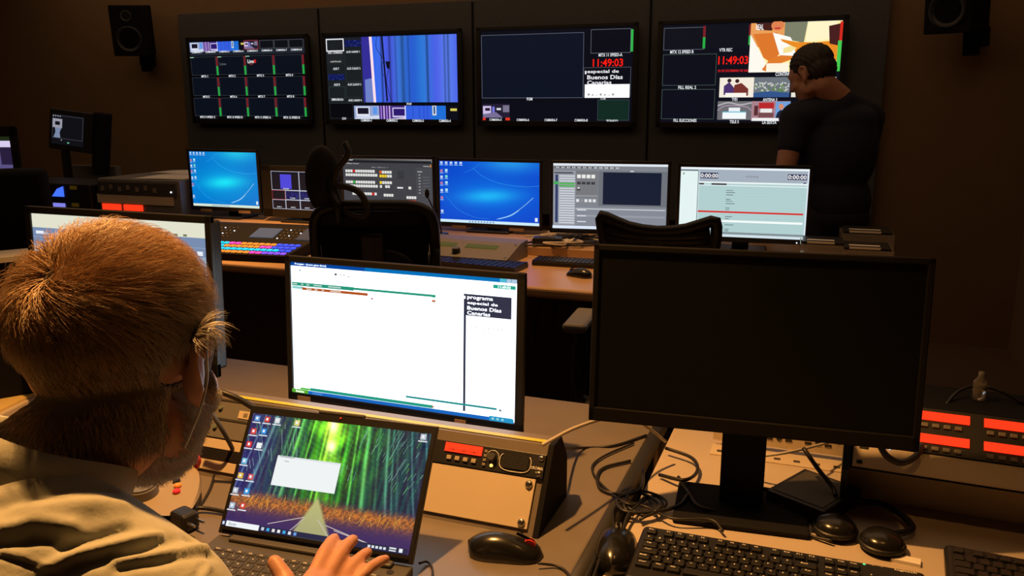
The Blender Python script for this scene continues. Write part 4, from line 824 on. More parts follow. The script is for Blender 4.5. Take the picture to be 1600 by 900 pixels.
b = MB(); b.box((-0.017, y_of(.152)+.012, z_of(.152)+.0015), (0.85, 0.012, 0.001), M_TAPE); b.build('tape', t)
def unit(name, x1, wd, b0, hh, m, th=0.004):
    o = slope(x1-wd/2, b0+hh/2, th/2+.0005); t = empty(name, o, HR)
    bb = MB(); bb.box((0, 0, 0), (wd, th, hh-0.001), m, bev=0.0008); bb.build('panel', t); return t
def screw(t, x, z, r=0.0055): bb = MB(); bb.sphere((x, -0.003, z), (r, r*.7, r), M_STEEL, seg=12, rings=8); bb.box((x, -0.003-r*.68, z), (r*1.1, 0.0006, r*.2), M_BLACK); bb.box((x, -0.003-r*.68, z), (r*.2, 0.0006, r*1.1), M_BLACK); bb.build('screw', t)
WK = 0.42
k = unit('blank_plate', -0.449, WK, 0.0, .089, M_TAN); tag(k, 'plain cream blanking plate below the intercom panel with the red display', 'plate')
screw(k, WK/2-.011, .033, .0075); screw(k, WK/2-.012, -.034, .0075)
k = unit('rack_intercom', -0.437, WK, 0.0895, .044, M_BLACK, 0.006); tag(k, 'black rack intercom with an orange-red display and small round speaker', 'intercom')
X = WK/2
b = MB(); b.box((X-.159, -.004, .010), (.074, .003, .0165), M_REDLED); b.build('display', k)
b = MB(); b.text('CAM 1  CAM 2  CAM 3', (X-.159, -.0056, .006), .06, .004, mat('dark_red_lettering', (.35, .02, .01), .5)); b.build('display_writing', k)
for i in range(4):
    b = MB(); b.box((X-.184+i*.0165, -.0045, -.009), (.0095, .004, .0075), M_BTN, bev=.001); b.build('button', k)
for i in range(4):
    b = MB(); b.box((X-.114, -.0045, .012-i*.008), (.006, .003, .005), M_BTNOFF, bev=.0005); b.build('small_button', k)
b = MB(); b.cyl((X-.100, -.008, .003), .0075, .012, M_DKGREY, rot=(R(90), 0, 0), bev=.001); b.build('knob', k)
b = MB(); b.tube([(X-.100+.0125*math.cos(a), -.0038, .003+.0125*math.sin(a)) for a in np.linspace(R(-20), R(200), 12)], .0006, M_LEGEND, seg=5, smooth_pts=0); b.build('dial_marking', k)
b = MB(); b.sphere((X-.099, -.005, -.012), .003, M_AMBER, seg=10, rings=8); b.build('lamp', k)
b = MB(); b.box((X-.055, -.0035, .002), (.050, .002, .030), M_MATTE, bev=.0009)
for i in range(15):
    for j in range(8): b.cyl((X-.078+i*.0033, -.0045, -.010+j*.0034), .0011, .001, M_DKGREY, rot=(R(90), 0, 0), seg=6)
b.build('speaker_grille', k)
b = MB(); b.tube([(X-.055+.030*math.copysign(abs(math.cos(a))**.6, math.cos(a)), -.0045, .000+.017*math.copysign(abs(math.sin(a))**.7, math.sin(a))) for a in np.linspace(R(140), R(400), 30)], .0008, M_LEGEND, seg=5, smooth_pts=0); b.build('grille_outline', k)
b = MB(); b.text('KROMA', (X-.0135, -.0036, -.004), .024, .0055, M_LEGEND); b.text('telecom', (X-.010, -.0036, -.011), .010, .002, M_LEGEND); b.build('lettering', k)
screw(k, X-.008, .014); screw(k, X-.008, -.014)
# the left end: two button panels and pale strips
XB = -1.06+.08
for i, (b0, lb) in enumerate(((.068, 'lower button panel left of the laptop with round green-grey buttons'), (.108, 'upper button panel left of the laptop with a cream label plate'))):
    k = unit('button_panel', XB, .30, b0, .039, M_GREY, .005); tag(k, lb, 'control panel')
    for j in range(8):
        b = MB(); b.cyl((-.135+j*.0165, -.005, .002), .0048, .005, mat('green_grey_button', (.16, .20, .17), .4), rot=(R(90), 0, 0), seg=14, bev=.001); b.build('button', k)
    b = MB(); b.box((0, -.0028, .019), (.298, .002, .0035), M_DKGREY); b.build('groove', k)
    if i: b = MB(); b.box((.055, -.003, -.006), (.055, .002, .016), M_TAN); b.box((.045, -.0042, -.006), (.01, .001, .008), M_BTNOFF); b.build('label_plate', k)
k = unit('blank_plate', XB, .30, .046, .020, M_TAN); tag(k, 'narrow cream strip directly below the two button panels', 'plate')
k = unit('blank_plate', XB, .30, .002, .021, M_TAN); tag(k, 'narrow cream strip lowest on the sloped housing left of the laptop', 'plate')
k = unit('blank_plate', XB, .30, .025, .020, M_BLACK); tag(k, 'narrow black strip between two cream strips left of the laptop', 'plate')

# laptop
t = empty('laptop', (-0.757, 1.062, DL), (0, 0, R(3.9))); tag(t, 'open dark grey laptop with a bamboo forest path on its screen', 'laptop')
LW, LD, LB = 0.362, 0.245, 0.018
b = MB(); b.box((0, -LD/2, LB/2), (LW, LD, LB), M_LAPTOP, bev=0.004, seg=3); b.build('base', t)
b = MB(); b.box((0, -0.012, LB+0.003), (0.30, 0.016, 0.008), M_LAPTOP, bev=0.003); b.build('hinge', t)
b = MB(); b.box((-0.02, -0.195, LB+0.0004), (0.105, 0.07, 0.001), mat('touchpad_grey', (0.06, 0.058, 0.058), 0.35), bev=0.0004); b.build('touchpad', t)
b = MB(); b.cyl((LW/2-0.028, -0.028, LB+0.0005), 0.006, 0.001, M_BLACK); b.build('power_button', t)
rows = [('Esc F1 F2 F3 F4 F5 F6 F7 F8 F9 F10 F11 F12 Ins Del'.split(), .55), ('º 1 2 3 4 5 6 7 8 9 0 \' ¡ <- Num /'.split(), 1), ('Tab Q W E R T Y U I O P ` + Ret 7 8'.split(), 1), ('Caps A S D F G H J K L Ñ ´ Ç 4 5 6'.split(), 1), ('Shift < Z X C V B N M , . - Up 1 2 3'.split(), 1), ('Ctrl Fn Win Alt Space AltGr Menu Lt Dn Rt 0 .'.split(), 1)]
def key_thing(parent, st, c, wd, dp, hh, m, lm_, lw=.35):
    b = MB(); b.box((0, 0, hh/2), (wd, dp, hh), m, bev=min(.0012, hh*.4), seg=1, taper=.92)
    if st and st != 'Space':
        L = Matrix.Rotation(R(-90), 4, 'X'); n = len(st); ww = min(wd*.6, .0028*n); b.text(st, (0, 0, 0), ww, .0034, lm_, Matrix.Translation((-wd*.08, dp*.1, hh+.0002)) @ L)
    return b.build('key', parent, c)
yy = -0.040
for st, sc in rows:
    n = len(st); pitch = 0.0187; x = -LW/2+0.022; hh = pitch*sc
    for q in st:
        wd = {'Space': 5.0, 'Ctrl': 1.3, 'Shift': 1.4, 'Caps': 1.3, 'Tab': 1.2}.get(q, 1.0)*pitch*(16*1.0/16)
        if len(rows[0][0]) == n and sc < 1: wd = pitch*1.08
        key_thing(t, q, (x+wd/2, yy-hh/2, LB), wd-.0026, hh-.0024, .0016, M_LKEY, M_LEGEND); x += wd
    yy -= hh
LT = R(33.7); SWd, SHt = 0.3435, 0.197
lid = empty('lid_pivot') ; bpy.data.objects.remove(lid)
LR = Euler((-LT, 0, 0)); LRm = LR.to_matrix()
org = Vector((0, -0.004, LB+0.004)); cen = org+LRm @ Vector((0, 0, 0.013+SHt/2))
b = MB(); b.box((0, 0.003, 0.001), (LW, 0.006, SHt+0.028), M_LAPTOP, bev=0.002); b.box((0, -0.0005, 0.001), (LW-.003, 0.002, SHt+0.025), M_BLACK, bev=0.0008); b.box((0.0, 0.0, SHt/2+0.0165), (0.09, 0.006, 0.006), M_LAPTOP, bev=.002)
b.sphere((0.0, -.0016, SHt/2+.008), .0022, M_RED, seg=8, rings=6); b.build('lid', t, cen, LR)
s = Scr(SWd, SHt); bamboo(s); s.build(t, cen+LRm @ Vector((0, -0.0018, 0)), LR)

# mice, keyboards of the right desk
mouse(PZ(790, 866, DL)+Vector((0, .0, 0)), R(-78), 'black wired mouse with a red wheel on the front desk right of the laptop', 1.12, True)
mouse(PZ(962, 858, DR+.01)+Vector((0, 0, -.01)), R(8), 'black mouse beside the left end of the long black keyboard', 1.25, False)
def full_keyboard(c, yaw, label, legends=True):
    t = empty('computer_keyboard', c, (R(3), 0, yaw)); tag(t, label, 'keyboard')
    W_, D_ = 0.452, 0.165; b = MB(); b.box((0, 0, 0.011), (W_, D_, 0.022), M_BLACK, bev=0.009, seg=4); b.box((0, -D_/2-.002, 0.008), (W_*.99, 0.03, 0.014), M_SHINY, bev=0.006, seg=3); b.build('case', t)
    if legends:
        L = Matrix.Rotation(R(-90), 4, 'X'); b = MB(); b.text('logitech', (0, 0, 0), .032, .006, M_LEGEND, Matrix.Translation((W_/2-.03, .072, .0224)) @ L)
        b.build('lettering', t); b = MB()
        for q in range(3): b.box((.135+q*.013, .073, .0224), (.004, .002, .0006), M_GREENLED if q == 0 else M_BTNOFF)
        b.build('indicator', t)
    rw = [(['Esc', None, 'F1', 'F2', 'F3', 'F4', None, 'F5', 'F6', 'F7', 'F8', None, 'F9', 'F10', 'F11', 'F12'], 1), ('º 1 2 3 4 5 6 7 8 9 0 \' ¡ Back'.split(), 1), ('Tab Q W E R T Y U I O P ` + Ret'.split(), 1), ('Caps A S D F G H J K L Ñ ´ Ç Intro'.split(), 1), ('Shift < Z X C V B N M , . - Shift2'.split(), 1), ('Ctrl Win Alt Space AltGr Fn Menu Ctrl'.split(), 1)]
    p = 0.0188; y = 0.058
    for ri, (st, _) in enumerate(rw):
        x = -W_/2+0.010; tot = 15.0*p
        wds = []
        for q in st:
            if q is None: wds.append(.5 if st.count(None) == 3 and len(wds) > 2 else .5)
            else: wds.append({'Tab': 1.5, 'Caps': 1.75, 'Shift': 1.25, 'Shift2': 2.75, 'Back': 2, 'Ret': 1.5, 'Intro': 1.25, 'Ctrl': 1.5, 'Alt': 1.25, 'AltGr': 1.25, 'Win': 1.25, 'Fn': 1.25, 'Menu': 1.25, 'Space': 5.75}.get(q, 1))
        f = 15.0/sum(wds)
        for q, wd in zip(st, wds):
            wd *= p*f
            if q: key_thing(t, (q.replace('Shift2', 'Shift') if legends else None), (x+wd/2, y, .021), wd-.0028, p-.0028, .0075, M_KEY, M_LEGEND)
            x += wd
        for c_ in range(3):
            if ri in (0, 1, 2) or (ri == 4 and c_ == 1) or ri == 5: key_thing(t, ['PrSc', 'Ins', 'Del', '', 'Up', 'Dn'][ri] if legends else None, (-W_/2+.010+15.35*p+(c_+.5)*p, y, .021), p-.0028, p-.0028, .0075, M_KEY, M_LEGEND)
        for c_ in range(4):
            if ri: key_thing(t, ['', '7', '4', '1', '0', '.'][ri] if legends else None, (-W_/2+.010+18.7*p+(c_+.5)*p, y, .021), p-.0028, p-.0028, .0075, M_KEY, M_LEGEND)
        y -= p*(1.25 if ri == 0 else 1)
    return t
full_keyboard(Vector((-0.035, 1.268, DR)), R(0.5), 'long black keyboard with white lettering on the pale right desk')
full_keyboard(Vector((0.448, 1.365, DR)), R(-4), 'unlit black keyboard in the bottom right corner of the photo', False)

# right-hand intercom turret
TR_ = R(42); RY = R(-2)
O2 = Vector((0.19, 1.644, 0.855))
t = empty('intercom_turret', (O2.x, O2.y, DR), (0, 0, RY)); tag(t, 'black sloped housing on the right desk holding the red-lit intercom', 'equipment housing')
def s2(b_, out=0): return (b_*math.sin(TR_)-out*math.cos(TR_), O2.z-DR+b_*math.cos(TR_)+out*math.sin(TR_))
a0, a1 = s2(-.110), s2(.03)
b = MB(); b.xprism([(a0[0]+.001, a0[1]), a1, (a1[0]+.14, a1[1]), (a1[0]+.14, a0[1]-.002)], -0.112, 0.42, M_MATTE); b.build('housing', t)
for x in (-.125, .424):
    b = MB(); b.xprism([(a0[0]-.014, 0), (a0[0]-.014, a0[1]+.0), (a1[0]-.004, a1[1]+.004), (a1[0]+.15, a1[1]+.004), (a1[0]+.15, 0)], x, x+.012, M_BLACK); b.build('side_panel', t)
b = MB(); b.box((.15, a0[0]+.07, (a0[1]-.004)/2), (.53, .01, a0[1]-.006), M_TAN); b.build('recess_back', t)
HR2 = Euler((-TR_, 0, 0))
def unit2(name, x0, wd, bc, hh, m, th=.006):
    y, z = s2(bc, th/2+.0005); M = Euler((0, 0, RY)).to_matrix()
    loc = M @ Vector((x0+wd/2, y, z))+Vector((O2.x, O2.y, DR)); t = empty(name, loc, (Euler((0, 0, RY)).to_matrix() @ HR2.to_matrix()).to_euler())
    bb = MB(); bb.box((0, 0, 0), (wd, th, hh-.001), m, bev=.001); bb.build('panel', t); return t
k = unit2('rack_intercom', -.108, .48, -.018, .089, M_BLACK); tag(k, 'intercom panel with four glowing red displays at the right photo edge', 'intercom')
for cx in (0, .107, .214):
    for r_ in (0, 1):
        b = MB(); b.box((cx+.042-.132, -.004, .018+.010-r_*.0445), (.084, .004, .0165), M_REDLED); b.build('display', k)
        for j in range(4 if cx == 0 else 5):
            b = MB(); b.box((cx+.010-.132+j*.0185+(.0 if cx else .0), -.0045, .018-.0085-r_*.0445), (.0115, .005, .0075), M_BTNOFF, bev=.001); b.build('button', k)
k = unit2('blank_plate', -.108, .48, -.085, .044, M_TAN, .004); tag(k, 'long cream blanking plate below the four red displays', 'plate')
b = MB(); b.box((-.228, -.0025, -.012), (.010, .002, .007), M_BLACK, bev=.0009); b.box((-.222, -.0025, .017), (.016, .002, .006), M_BLACK, bev=.0009); b.build('slot', k)
b = MB(); b.sphere((-.178, -.004, .0205), .0018, M_WHITELED, seg=8, rings=6); b.build('indicator', k)
# cable loop on the plate
cable([PY(1372, 690, 1.58), PY(1385, 712, 1.565), PY(1408, 723, 1.56), PY(1432, 712, 1.57), PY(1440, 694, 1.60)], .006, M_DKGREY, 'grey cable loop hanging over the cream plate under the switched-off monitor')
cable([PY(1478, 632, 1.70), PY(1500, 610, 1.74), PY(1530, 603, 1.76), PY(1565, 612, 1.75), PY(1600, 632, 1.74)], .003, M_CABLE, 'thin black cable arching above the red displays')
b = MB(); b.lathe([(.012, 0), (.012, .035), (.005, .045), (.005, .055)], M_CLEAR, (0.30, 1.74, s2(.03)[1]+DR+.002)); tag(b.build('small_bottle'), 'small clear bottle standing on top of the red-lit intercom housing', 'bottle')

# perforated rail, small device, headset on the right desk
t = empty('perforated_rail', (-0.02, 1.80, DR)); tag(t, 'pale perforated metal rail lying behind the monitor stand', 'rail')
b = MB(); b.box((0, 0, .045), (.36, .003, .06), M_TAN); b.box((0, -.025, .0015), (.36, .06, .003), M_TAN)
for i in range(9):
    b.cyl((-.16+i*.04, -.0022, .05-(i % 2)*.012), .006, .002, M_BLACK, rot=(R(90), 0, 0), seg=12)
    b.box((-.16+i*.04, -.035, .0036), (.013, .008, .002), M_DKGREY); 
b.build('rail', t)
b = MB()
for i in range(8): b.box((-.14+i*.04, -.0022, .035), (.014, .002, .006), M_BLACK, bev=.0009)
b.build('slots', t)
t = empty('small_black_device', PZ(1252, 798, DR)+Vector((0.02, .035, 0)), (0, 0, R(-28))); tag(t, 'flat black device beside the foot of the switched-off monitor', 'device')
b = MB(); b.box((0, 0, .016), (.12, .14, .032), M_BLACK, bev=.003); b.build('case', t)
b = MB(); b.box((0, 0, .0325), (.10, .12, .001), M_DKGREY); b.build('top_plate', t)
t = empty('headset', PZ(1335, 845, DR), (0, 0, R(-20))); tag(t, 'black headset lying in front of the red-lit intercom housing', 'headset')
for x in (-.035, .045):
    b = MB(); b.lathe([(.030, 0), (.036, .006), (.036, .018), (.028, .028), (.012, .032), (.002, .033)], M_SHINY, (x, 0, 0.001)); b.lathe([(.036, .017), (.040, .012), (.036, .007)], M_BLACK, (x, 0, 0)); b.build('ear_cup', t)
b = MB(); b.tube([(-.035, .03, .012), (-.06, .09, .014), (0, .14, .016), (.07, .09, .014), (.045, .03, .012)], .006, M_BLACK); b.build('headband', t)
b = MB(); b.box((0, 0, .003), (.045, .02, .006), M_PAPER); tag(b.build('paper_scrap', None, PZ(1415, 878, DR), (0, 0, R(-5))), 'scrap of pale paper between the two black keyboards', 'paper')

# power plug, jog controller
t = empty('power_plug', PZ(290, 826, DL), (0, 0, R(-15))); tag(t, 'black two-pin power plug lying left of the laptop', 'plug')
b = MB(); b.box((0, 0, .018), (.045, .035, .035), M_BLACK, bev=.008, seg=3); b.build('body', t)
for y in (-.009, .009): b = MB(); b.cyl((.033, y, .022), .0024, .022, M_STEEL, rot=(0, R(90), 0), seg=10); b.build('pin', t)
b = MB(); b.tube([(-.01, .01, .018), (-.03, .05, .01), (.04, .075, .006), (.10, .055, .006)], .004, M_CABLE); b.build('cord', t)
t = empty('jog_controller', PZ(238, 776, DL+.03)+Vector((0, .02, -.03)), (0, 0, R(28))); tag(t, 'cream jog controller with a large grey dial and coloured round buttons', 'controller'); t.scale = (.84, .84, .9)
prf = [(-.085, -.075), (.06, -.10), (.085, -.04), (.07, .06), (.02, .10), (-.07, .085), (-.10, .02)]
def slab(b, poly, z0, z1, m, sh=1.0, dz=0):
    a = [b.bm.verts.new((x, y, z0)) for x, y in poly]; c = [b.bm.verts.new((x*sh, y*sh, z1+dz*y)) for x, y in poly]; i = b.mi(m); n = len(poly)
    for f in [a[::-1], c]+[(a[k], a[(k+1) % n], c[(k+1) % n], c[k]) for k in range(n)]: b.bm.faces.new(f).material_index = i
P2 = [tuple(p)[:2] for p in catmull([(x, y, 0) for x, y in prf+[prf[0]]], 5)][:-1]
b = MB(); slab(b, P2, 0, .03, M_BLACK, 1.03, .12); b.build('underside', t)
b = MB(); slab(b, [(x*1.04, y*1.04) for x, y in P2], .028, .040, mat('dull_cream_plastic', (.33, .26, .17), .5), .96, .12); b.build('top_shell', t)
tl = (R(6.8), 0, 0)
b = MB(); b.cyl((-.035, -.015, .048), .036, .026, M_GREY, rot=tl, bev=.004, seg=36); b.build('dial', t)
for x, y, m_ in ((.03, .025, M_BLACK), (.037, .005, mat('orange_button', (.9, .3, .03), .4)), (.040, -.018, mat('red_button', (.75, .02, .03), .4))):
    b = MB(); b.cyl((x, y, .043+.12*y), .0085, .006, m_, rot=tl, bev=.0015); b.build('button', t)
b = MB(); b.box((.0, .055, .048), (.05, .004, .001), M_BTNOFF, rot=tl); b.build('lettering_strip', t)
cable([PZ(262, 722, DL+.03), PZ(268, 706, DL+.06), PZ(292, 704, DL+.07), PZ(309, 718, DL+.06), PZ(303, 738, DL+.02)], .0062, M_RED, 'thick red cable curling behind the jog controller')
# lit things at the left photo edge
b = MB(); b.box((0, 0, .02), (.30, .42, .04), M_TAN, bev=.003); b.box((0, 0, .043), (.28, .40, .005), mat('pale_yellow_paper', (.75, .55, .20), .8)); tag(b.build('paper_stack', None, (-1.93, 1.42, DL), (0, 0, R(12))), 'stack of yellowish papers at the left photo edge behind the seated man', 'paper stack')
t = empty('document_box', (-1.83, 1.42, DL+.047), (0, 0, R(55))); tag(t, 'upright dark box file with a pale top at the left photo edge', 'box file')
b = MB(); b.box((0, 0, .165), (.22, .09, .33), M_MATTE, bev=.003); b.build('case', t)
b = MB(); b.box((0, 0, .335), (.24, .11, .012), M_PAPER); b.build('lid', t)

# cables on the front desks
cab = lambda L, r, m, lb, grp=None: cable([PZ(x, y, z) for x, y, z in L], r, m, lb, group=grp)
cab([(840, 880, DL+.01), (872, 885, DL+.004), (890, 900, DL+.004), (900, 930, DL+.004)], .0022, M_CABLE, 'thin cable running from the red-wheeled mouse to the photo bottom')
cab([(318, 628, .86), (345, 668, .81), (368, 712, .74), (380, 760, DL+.01)], .0045, M_DKGREY, 'grey cable hanging down over the two button panels')
cab([(335, 742, DL+.01), (325, 770, DL+.004), (305, 795, DL+.004), (262, 805, DL+.004)], .0022, M_CABLE, 'thin black cable on the desk between jog controller and laptop')
cab([(332, 608, .90), (370, 622, .885), (402, 640, .875), (430, 650, .87)], .006, M_CABLE, 'thick black cable lying along the yellow tape left of the laptop')
cab([(846, 696, DL+.16), (900, 668, .86), (958, 652, .84), (1000, 660, .80), (1040, 690, .74)], .0035, M_GCABLE, 'light grey cable stretched from the turret towards the dark monitor')
cab([(850, 700, DL+.13), (905, 700, DL+.01), (960, 696, DL+.004), (1010, 680, DL+.004)], .003, M_CABLE, 'black cable lying across the back of the front desk')
cab([(655, 880, DL+.01), (668, 878, DL+.004), (676, 892, DL+.004), (670, 930, DL+.004)], .002, M_CABLE, 'thin cable loop at the right corner of the laptop')
GR = 'loose black cables between the two front desks'; TX = 'loose black cable in the heap between the desks'
heap = [[(990, 700), (940, 715), (925, 738), (945, 765), (985, 790), (1010, 778), (1025, 800)], [(985, 720), (940, 740), (935, 760), (960, 775), (1000, 770), (1030, 790), (1000, 812)], [(1005, 740), (1000, 765), (965, 785), (975, 800), (1020, 800), (1060, 790), (1075, 772)],
        [(960, 832), (958, 805), (975, 785), (1010, 792), (1050, 810), (1110, 812), (1130, 830)], [(972, 832), (985, 800), (1020, 775), (1035, 788), (1010, 806), (980, 796)], [(930, 870), (925, 890), (905, 925)], [(938, 872), (930, 895), (918, 930)],
        [(1060, 745), (1075, 770), (1090, 790), (1120, 800)], [(1040, 700), (1080, 715), (1090, 735), (1070, 750), (1030, 742)], [(1000, 812), (1040, 790), (1030, 775), (990, 772), (975, 790), (990, 806)]]
for i, L in enumerate(heap):
    zz = DR+.008; pts = [PZ(x, y, zz+.012*abs(math.sin(i*1.7+k*1.3))) for k, (x, y) in enumerate(L)]
    pts = [Vector((p.x, p.y, max(p.z, DL+.005) if p.x < -.30 else p.z)) for p in pts]
    cable(pts, .0026+.0006*(i % 3), M_CABLE, TX, group=GR)
cab([(1300, 690, .74), (1240, 705, .76), (1190, 712, .75), (1150, 708, .74)], .003, M_GCABLE, 'grey cable in front of the perforated rail')
cab([(1255, 700, .78), (1280, 735, .75), (1300, 760, .73), (1306, 775, .72)], .0045, M_CABLE, 'black cable dropping from the dark monitor to the flat device')
cab([(1190, 740, .74), (1180, 760, .72), (1215, 770, .71), (1225, 800, DR+.006), (1240, 832, DR+.006)], .004, M_CABLE, 'black cable from the dark monitor stand towards the keyboard')
cab([(1236, 822, DR+.005), (1270, 838, DR+.005), (1300, 845, DR+.01)], .003, M_CABLE, 'short black cable leading to the headset')
b = MB(); b.box((0, 0, .012), (.055, .03, .02), M_RED, bev=.003); tag(b.build('red_connector', None, Vector((-.165, 1.86, DR)), (0, 0, R(-50))), 'red connector lying behind the dark monitor stand', 'connector')
t = empty('equipment_box', (-1.02, 1.80, DL), (0, 0, R(4))); tag(t, 'black equipment box behind the white monitor on the front desk', 'equipment box')
b = MB(); b.box((-.06, 0, .06), (.22, .16, .12), M_BLACK, bev=.006); b.build('case', t)
b = MB()
for k in range(3): b.sphere((-.15+k*.012, -.081, .07+.004*k), .002, M_WHITELED, seg=8, rings=6)
b.build('indicator', t)
GH = 'cables hanging at the front of the far console'
for k in range(5):
    x = -.98+k*.05; cable([(x, 2.93, .70), (x-.03+.02*k, 2.91, .55), (x+.03, 2.90, .38), (x+.01, 2.90, .2), (x+.08*(k-2), 2.88, .02)], .006, M_CABLE, 'black cable hanging down the front of the far console', group=GH)

# ------------------------------------------------------------------ people
def remeshed(b, voxel, smooth=4, name='body'):
    bm = b.bm; me = bpy.data.meshes.new('tmp'); bm.to_mesh(me); bm.free()
    o = bpy.data.objects.new('tmp', me); COL.objects.link(o)
    md = o.modifiers.new('r', 'REMESH'); md.mode = 'VOXEL'; md.voxel_size = voxel; md.use_smooth_shade = True
    if smooth: m2 = o.modifiers.new('s', 'SMOOTH'); m2.iterations = smooth; m2.factor = 0.5
    dg = bpy.context.evaluated_depsgraph_get(); dg.update(); out = bpy.data.meshes.new_from_object(o.evaluated_get(dg)); out.name = name
    bpy.data.objects.remove(o); bpy.data.meshes.remove(me)
    out.materials.clear()
    return out
def link(me, name, m, parent):
    me.materials.append(m); o = bpy.data.objects.new(name, me); COL.objects.link(o); o.parent = parent
    for p in me.polygons: p.material_index = 0
    return o
def head_shapes(b, H, s=1.0):
    S = lambda c, r, rot=None: b.sphere((0, 0, 0), (1, 1, 1), M_SKIN) if False else _ell(b, H, c, r)
    S((0, -.014, .028), (.077, .097, .086)); S((0, .035, .012), (.068, .062, .072)); S((0, .045, -.045), (.060, .052, .075))
    S((0, .040, -.090), (.050, .050, .036)); S((0, .078, -.104), (.022, .020, .018)); S((0, .088, .022), (.046, .016, .012))
    S((0, .104, -.022), (.012, .016, .024)); S((0, .110, -.036), (.016, .014, .011)); S((0, .094, -.068), (.024, .012, .008)); S((0, .092, -.078), (.020, .012, .008))
    for sx in (-1, 1):
        S((sx*.031, .083, .002), (.014, .012, .010)); S((sx*.043, .060, -.035), (.022, .025, .026)); S((sx*.052, .01, -.070), (.016, .034, .030))
        S((sx*.079, -.006, -.018), (.008, .016, .028)); 
        e = [(sx*.082, .014, .002), (sx*.086, .006, .020), (sx*.090, -.010, .026), (sx*.092, -.024, .014), (sx*.090, -.024, -.008), (sx*.089, -.014, -.028), (sx*.083, -.002, -.044), (sx*.079, .006, -.046)]
        e = catmull(e, 3); b.limb([H @ Vector(p) for p in e], [.0052]*len(e), M_SKIN)
def _ell(b, H, c, r):
    t = bmesh.new(); bmesh.ops.create_uvsphere(t, u_segments=24, v_segments=16, radius=1)
    b._merge(t, H @ Matrix.Translation(Vector(c)) @ Matrix.Diagonal((*r, 1)), M_SKIN)
def finger(b, tip, az, el, L, r, curl=.012):
    tip = Vector(tip); d = Vector((math.sin(az)*math.cos(el), math.cos(az)*math.cos(el), math.sin(el)))
    mcp = tip-d*L; up = Vector((0, 0, 1)); pip = mcp+d*L*.48+up*curl; dip = mcp+d*L*.76+up*curl*.75
    b.limb([mcp, pip, dip, tip-d*r*.6], [r*1.12, r*1.08, r*.98, r*.88], M_SKIN); return mcp

# --- the seated man
HC = Vector((-0.627, 0.595, 1.205))
Hm = Matrix.Translation(HC) @ Matrix.Rotation(R(11), 4, 'Z') @ Matrix.Rotation(R(-16), 4, 'X') @ Matrix.Rotation(R(-3), 4, 'Y') @ Matrix.Diagonal((.96, .985, .985, 1))
man = empty('seated_person', (-0.62, 0.40, 0)); tag(man, 'person seen from behind with short grey hair and denim shirt typing at the laptop', 'person')
off = Matrix.Translation(-Vector((-0.62, 0.40, 0)))
b = MB(); head_shapes(b, Hm)
neck_top = Hm @ Vector((0, -.030, -.065)); nb = Vector((-.645, .475, 1.105))
b.limb([Hm @ Vector((0, -.025, -.03)), neck_top, (neck_top+nb)/2+Vector((0, -.004, 0)), nb], [.056, .056, .057, .068], M_SKIN)
SHR, SHL = Vector((-.490, .455, 1.035)), Vector((-.80, .45, 1.055))
_tt = lambda c, r: _ell(b, Matrix(), c, r)
_tt((-.61, .41, .93), (.155, .10, .20)); _tt((-.615, .37, .66), (.15, .11, .17))
WR = PD(505, 1060, 1.10); ELB = Vector((-.415, .50, .80))
mid = Vector((-.545, .70, .845))
b.limb([nb, SHR, ELB], [.055, .046, .042], M_SKIN); b.limb([nb, SHL, Vector((-.85, .56, .82))], [.06, .052, .042], M_SKIN)
tips = [((524, 838, 1.20), R(-15), R(2), .094, .0086), ((554, 840, 1.205), R(-9), R(2), .098, .0088), ((577, 860, 1.20), R(-2), R(2), .090, .0083), ((606, 871, 1.19), R(9), R(1), .074, .0074)]
mcps = [finger(b, PD(*p), az, el, L, r, .005) for p, az, el, L, r in tips]
wr = (mcps[1]+mcps[2])/2+Vector((.012, -.088, .006))
for m_, rr_ in zip(mcps, (.0115, .012, .0115, .0105)): b.limb([m_, (m_+wr)/2+Vector((0, 0, .003)), wr], [rr_, .0165, .019], M_SKIN)
for a_, c_ in zip(mcps, mcps[1:]): b.limb([(a_+c_)/2, (a_+c_)/2*.5+wr*.5], [.010, .014], M_SKIN)
tt_ = PD(429, 879, 1.13); tb = wr+Vector((-.020, .018, -.004)); tm = PD(446, 905, 1.12)
b.limb([wr, tb, tb*.45+tm*.55+Vector((0, -.004, 0)), tm, tt_], [.016, .0165, .0135, .0120, .0098], M_SKIN)
b.limb([wr, (wr+ELB)/2, ELB], [.024, .033, .042], M_SKIN)
# left hand resting on the desk edge
WL = Vector((-.90, .74, DL+.03)); b.limb([Vector((-.85, .56, .82)), (Vector((-.85, .56, .82))+WL)/2, WL], [.042, .033, .022], M_SKIN)
for k, (az, L) in enumerate(((-8, .075), (-2, .082), (4, .076), (12, .062))):
    b0 = WL+Vector((-.025+.018*k, .085, -.008)); m0 = finger(b, b0+Vector((math.sin(R(az)), math.cos(R(az)), -.1))*L*.9+Vector((0, 0, -.003)), R(az), R(-6), L, .0090, .010); b.limb([WL, m0], [.017, .012], M_SKIN)
b.limb([WL, WL+Vector((.04, .035, -.006)), WL+Vector((.055, .075, -.014))], [.014, .012, .009], M_SKIN)
for sx in (-1, 1):
    b.limb([(-.62+sx*.08, .36, .56), (-.62+sx*.13, .74, .545), (-.62+sx*.13, .80, .10), (-.62+sx*.13, .90, .035)], [.088, .058, .042, .032], M_SKIN)
me = remeshed(b, .0036, 3); me.transform(off); body = link(me, 'body', M_SKIN, man)
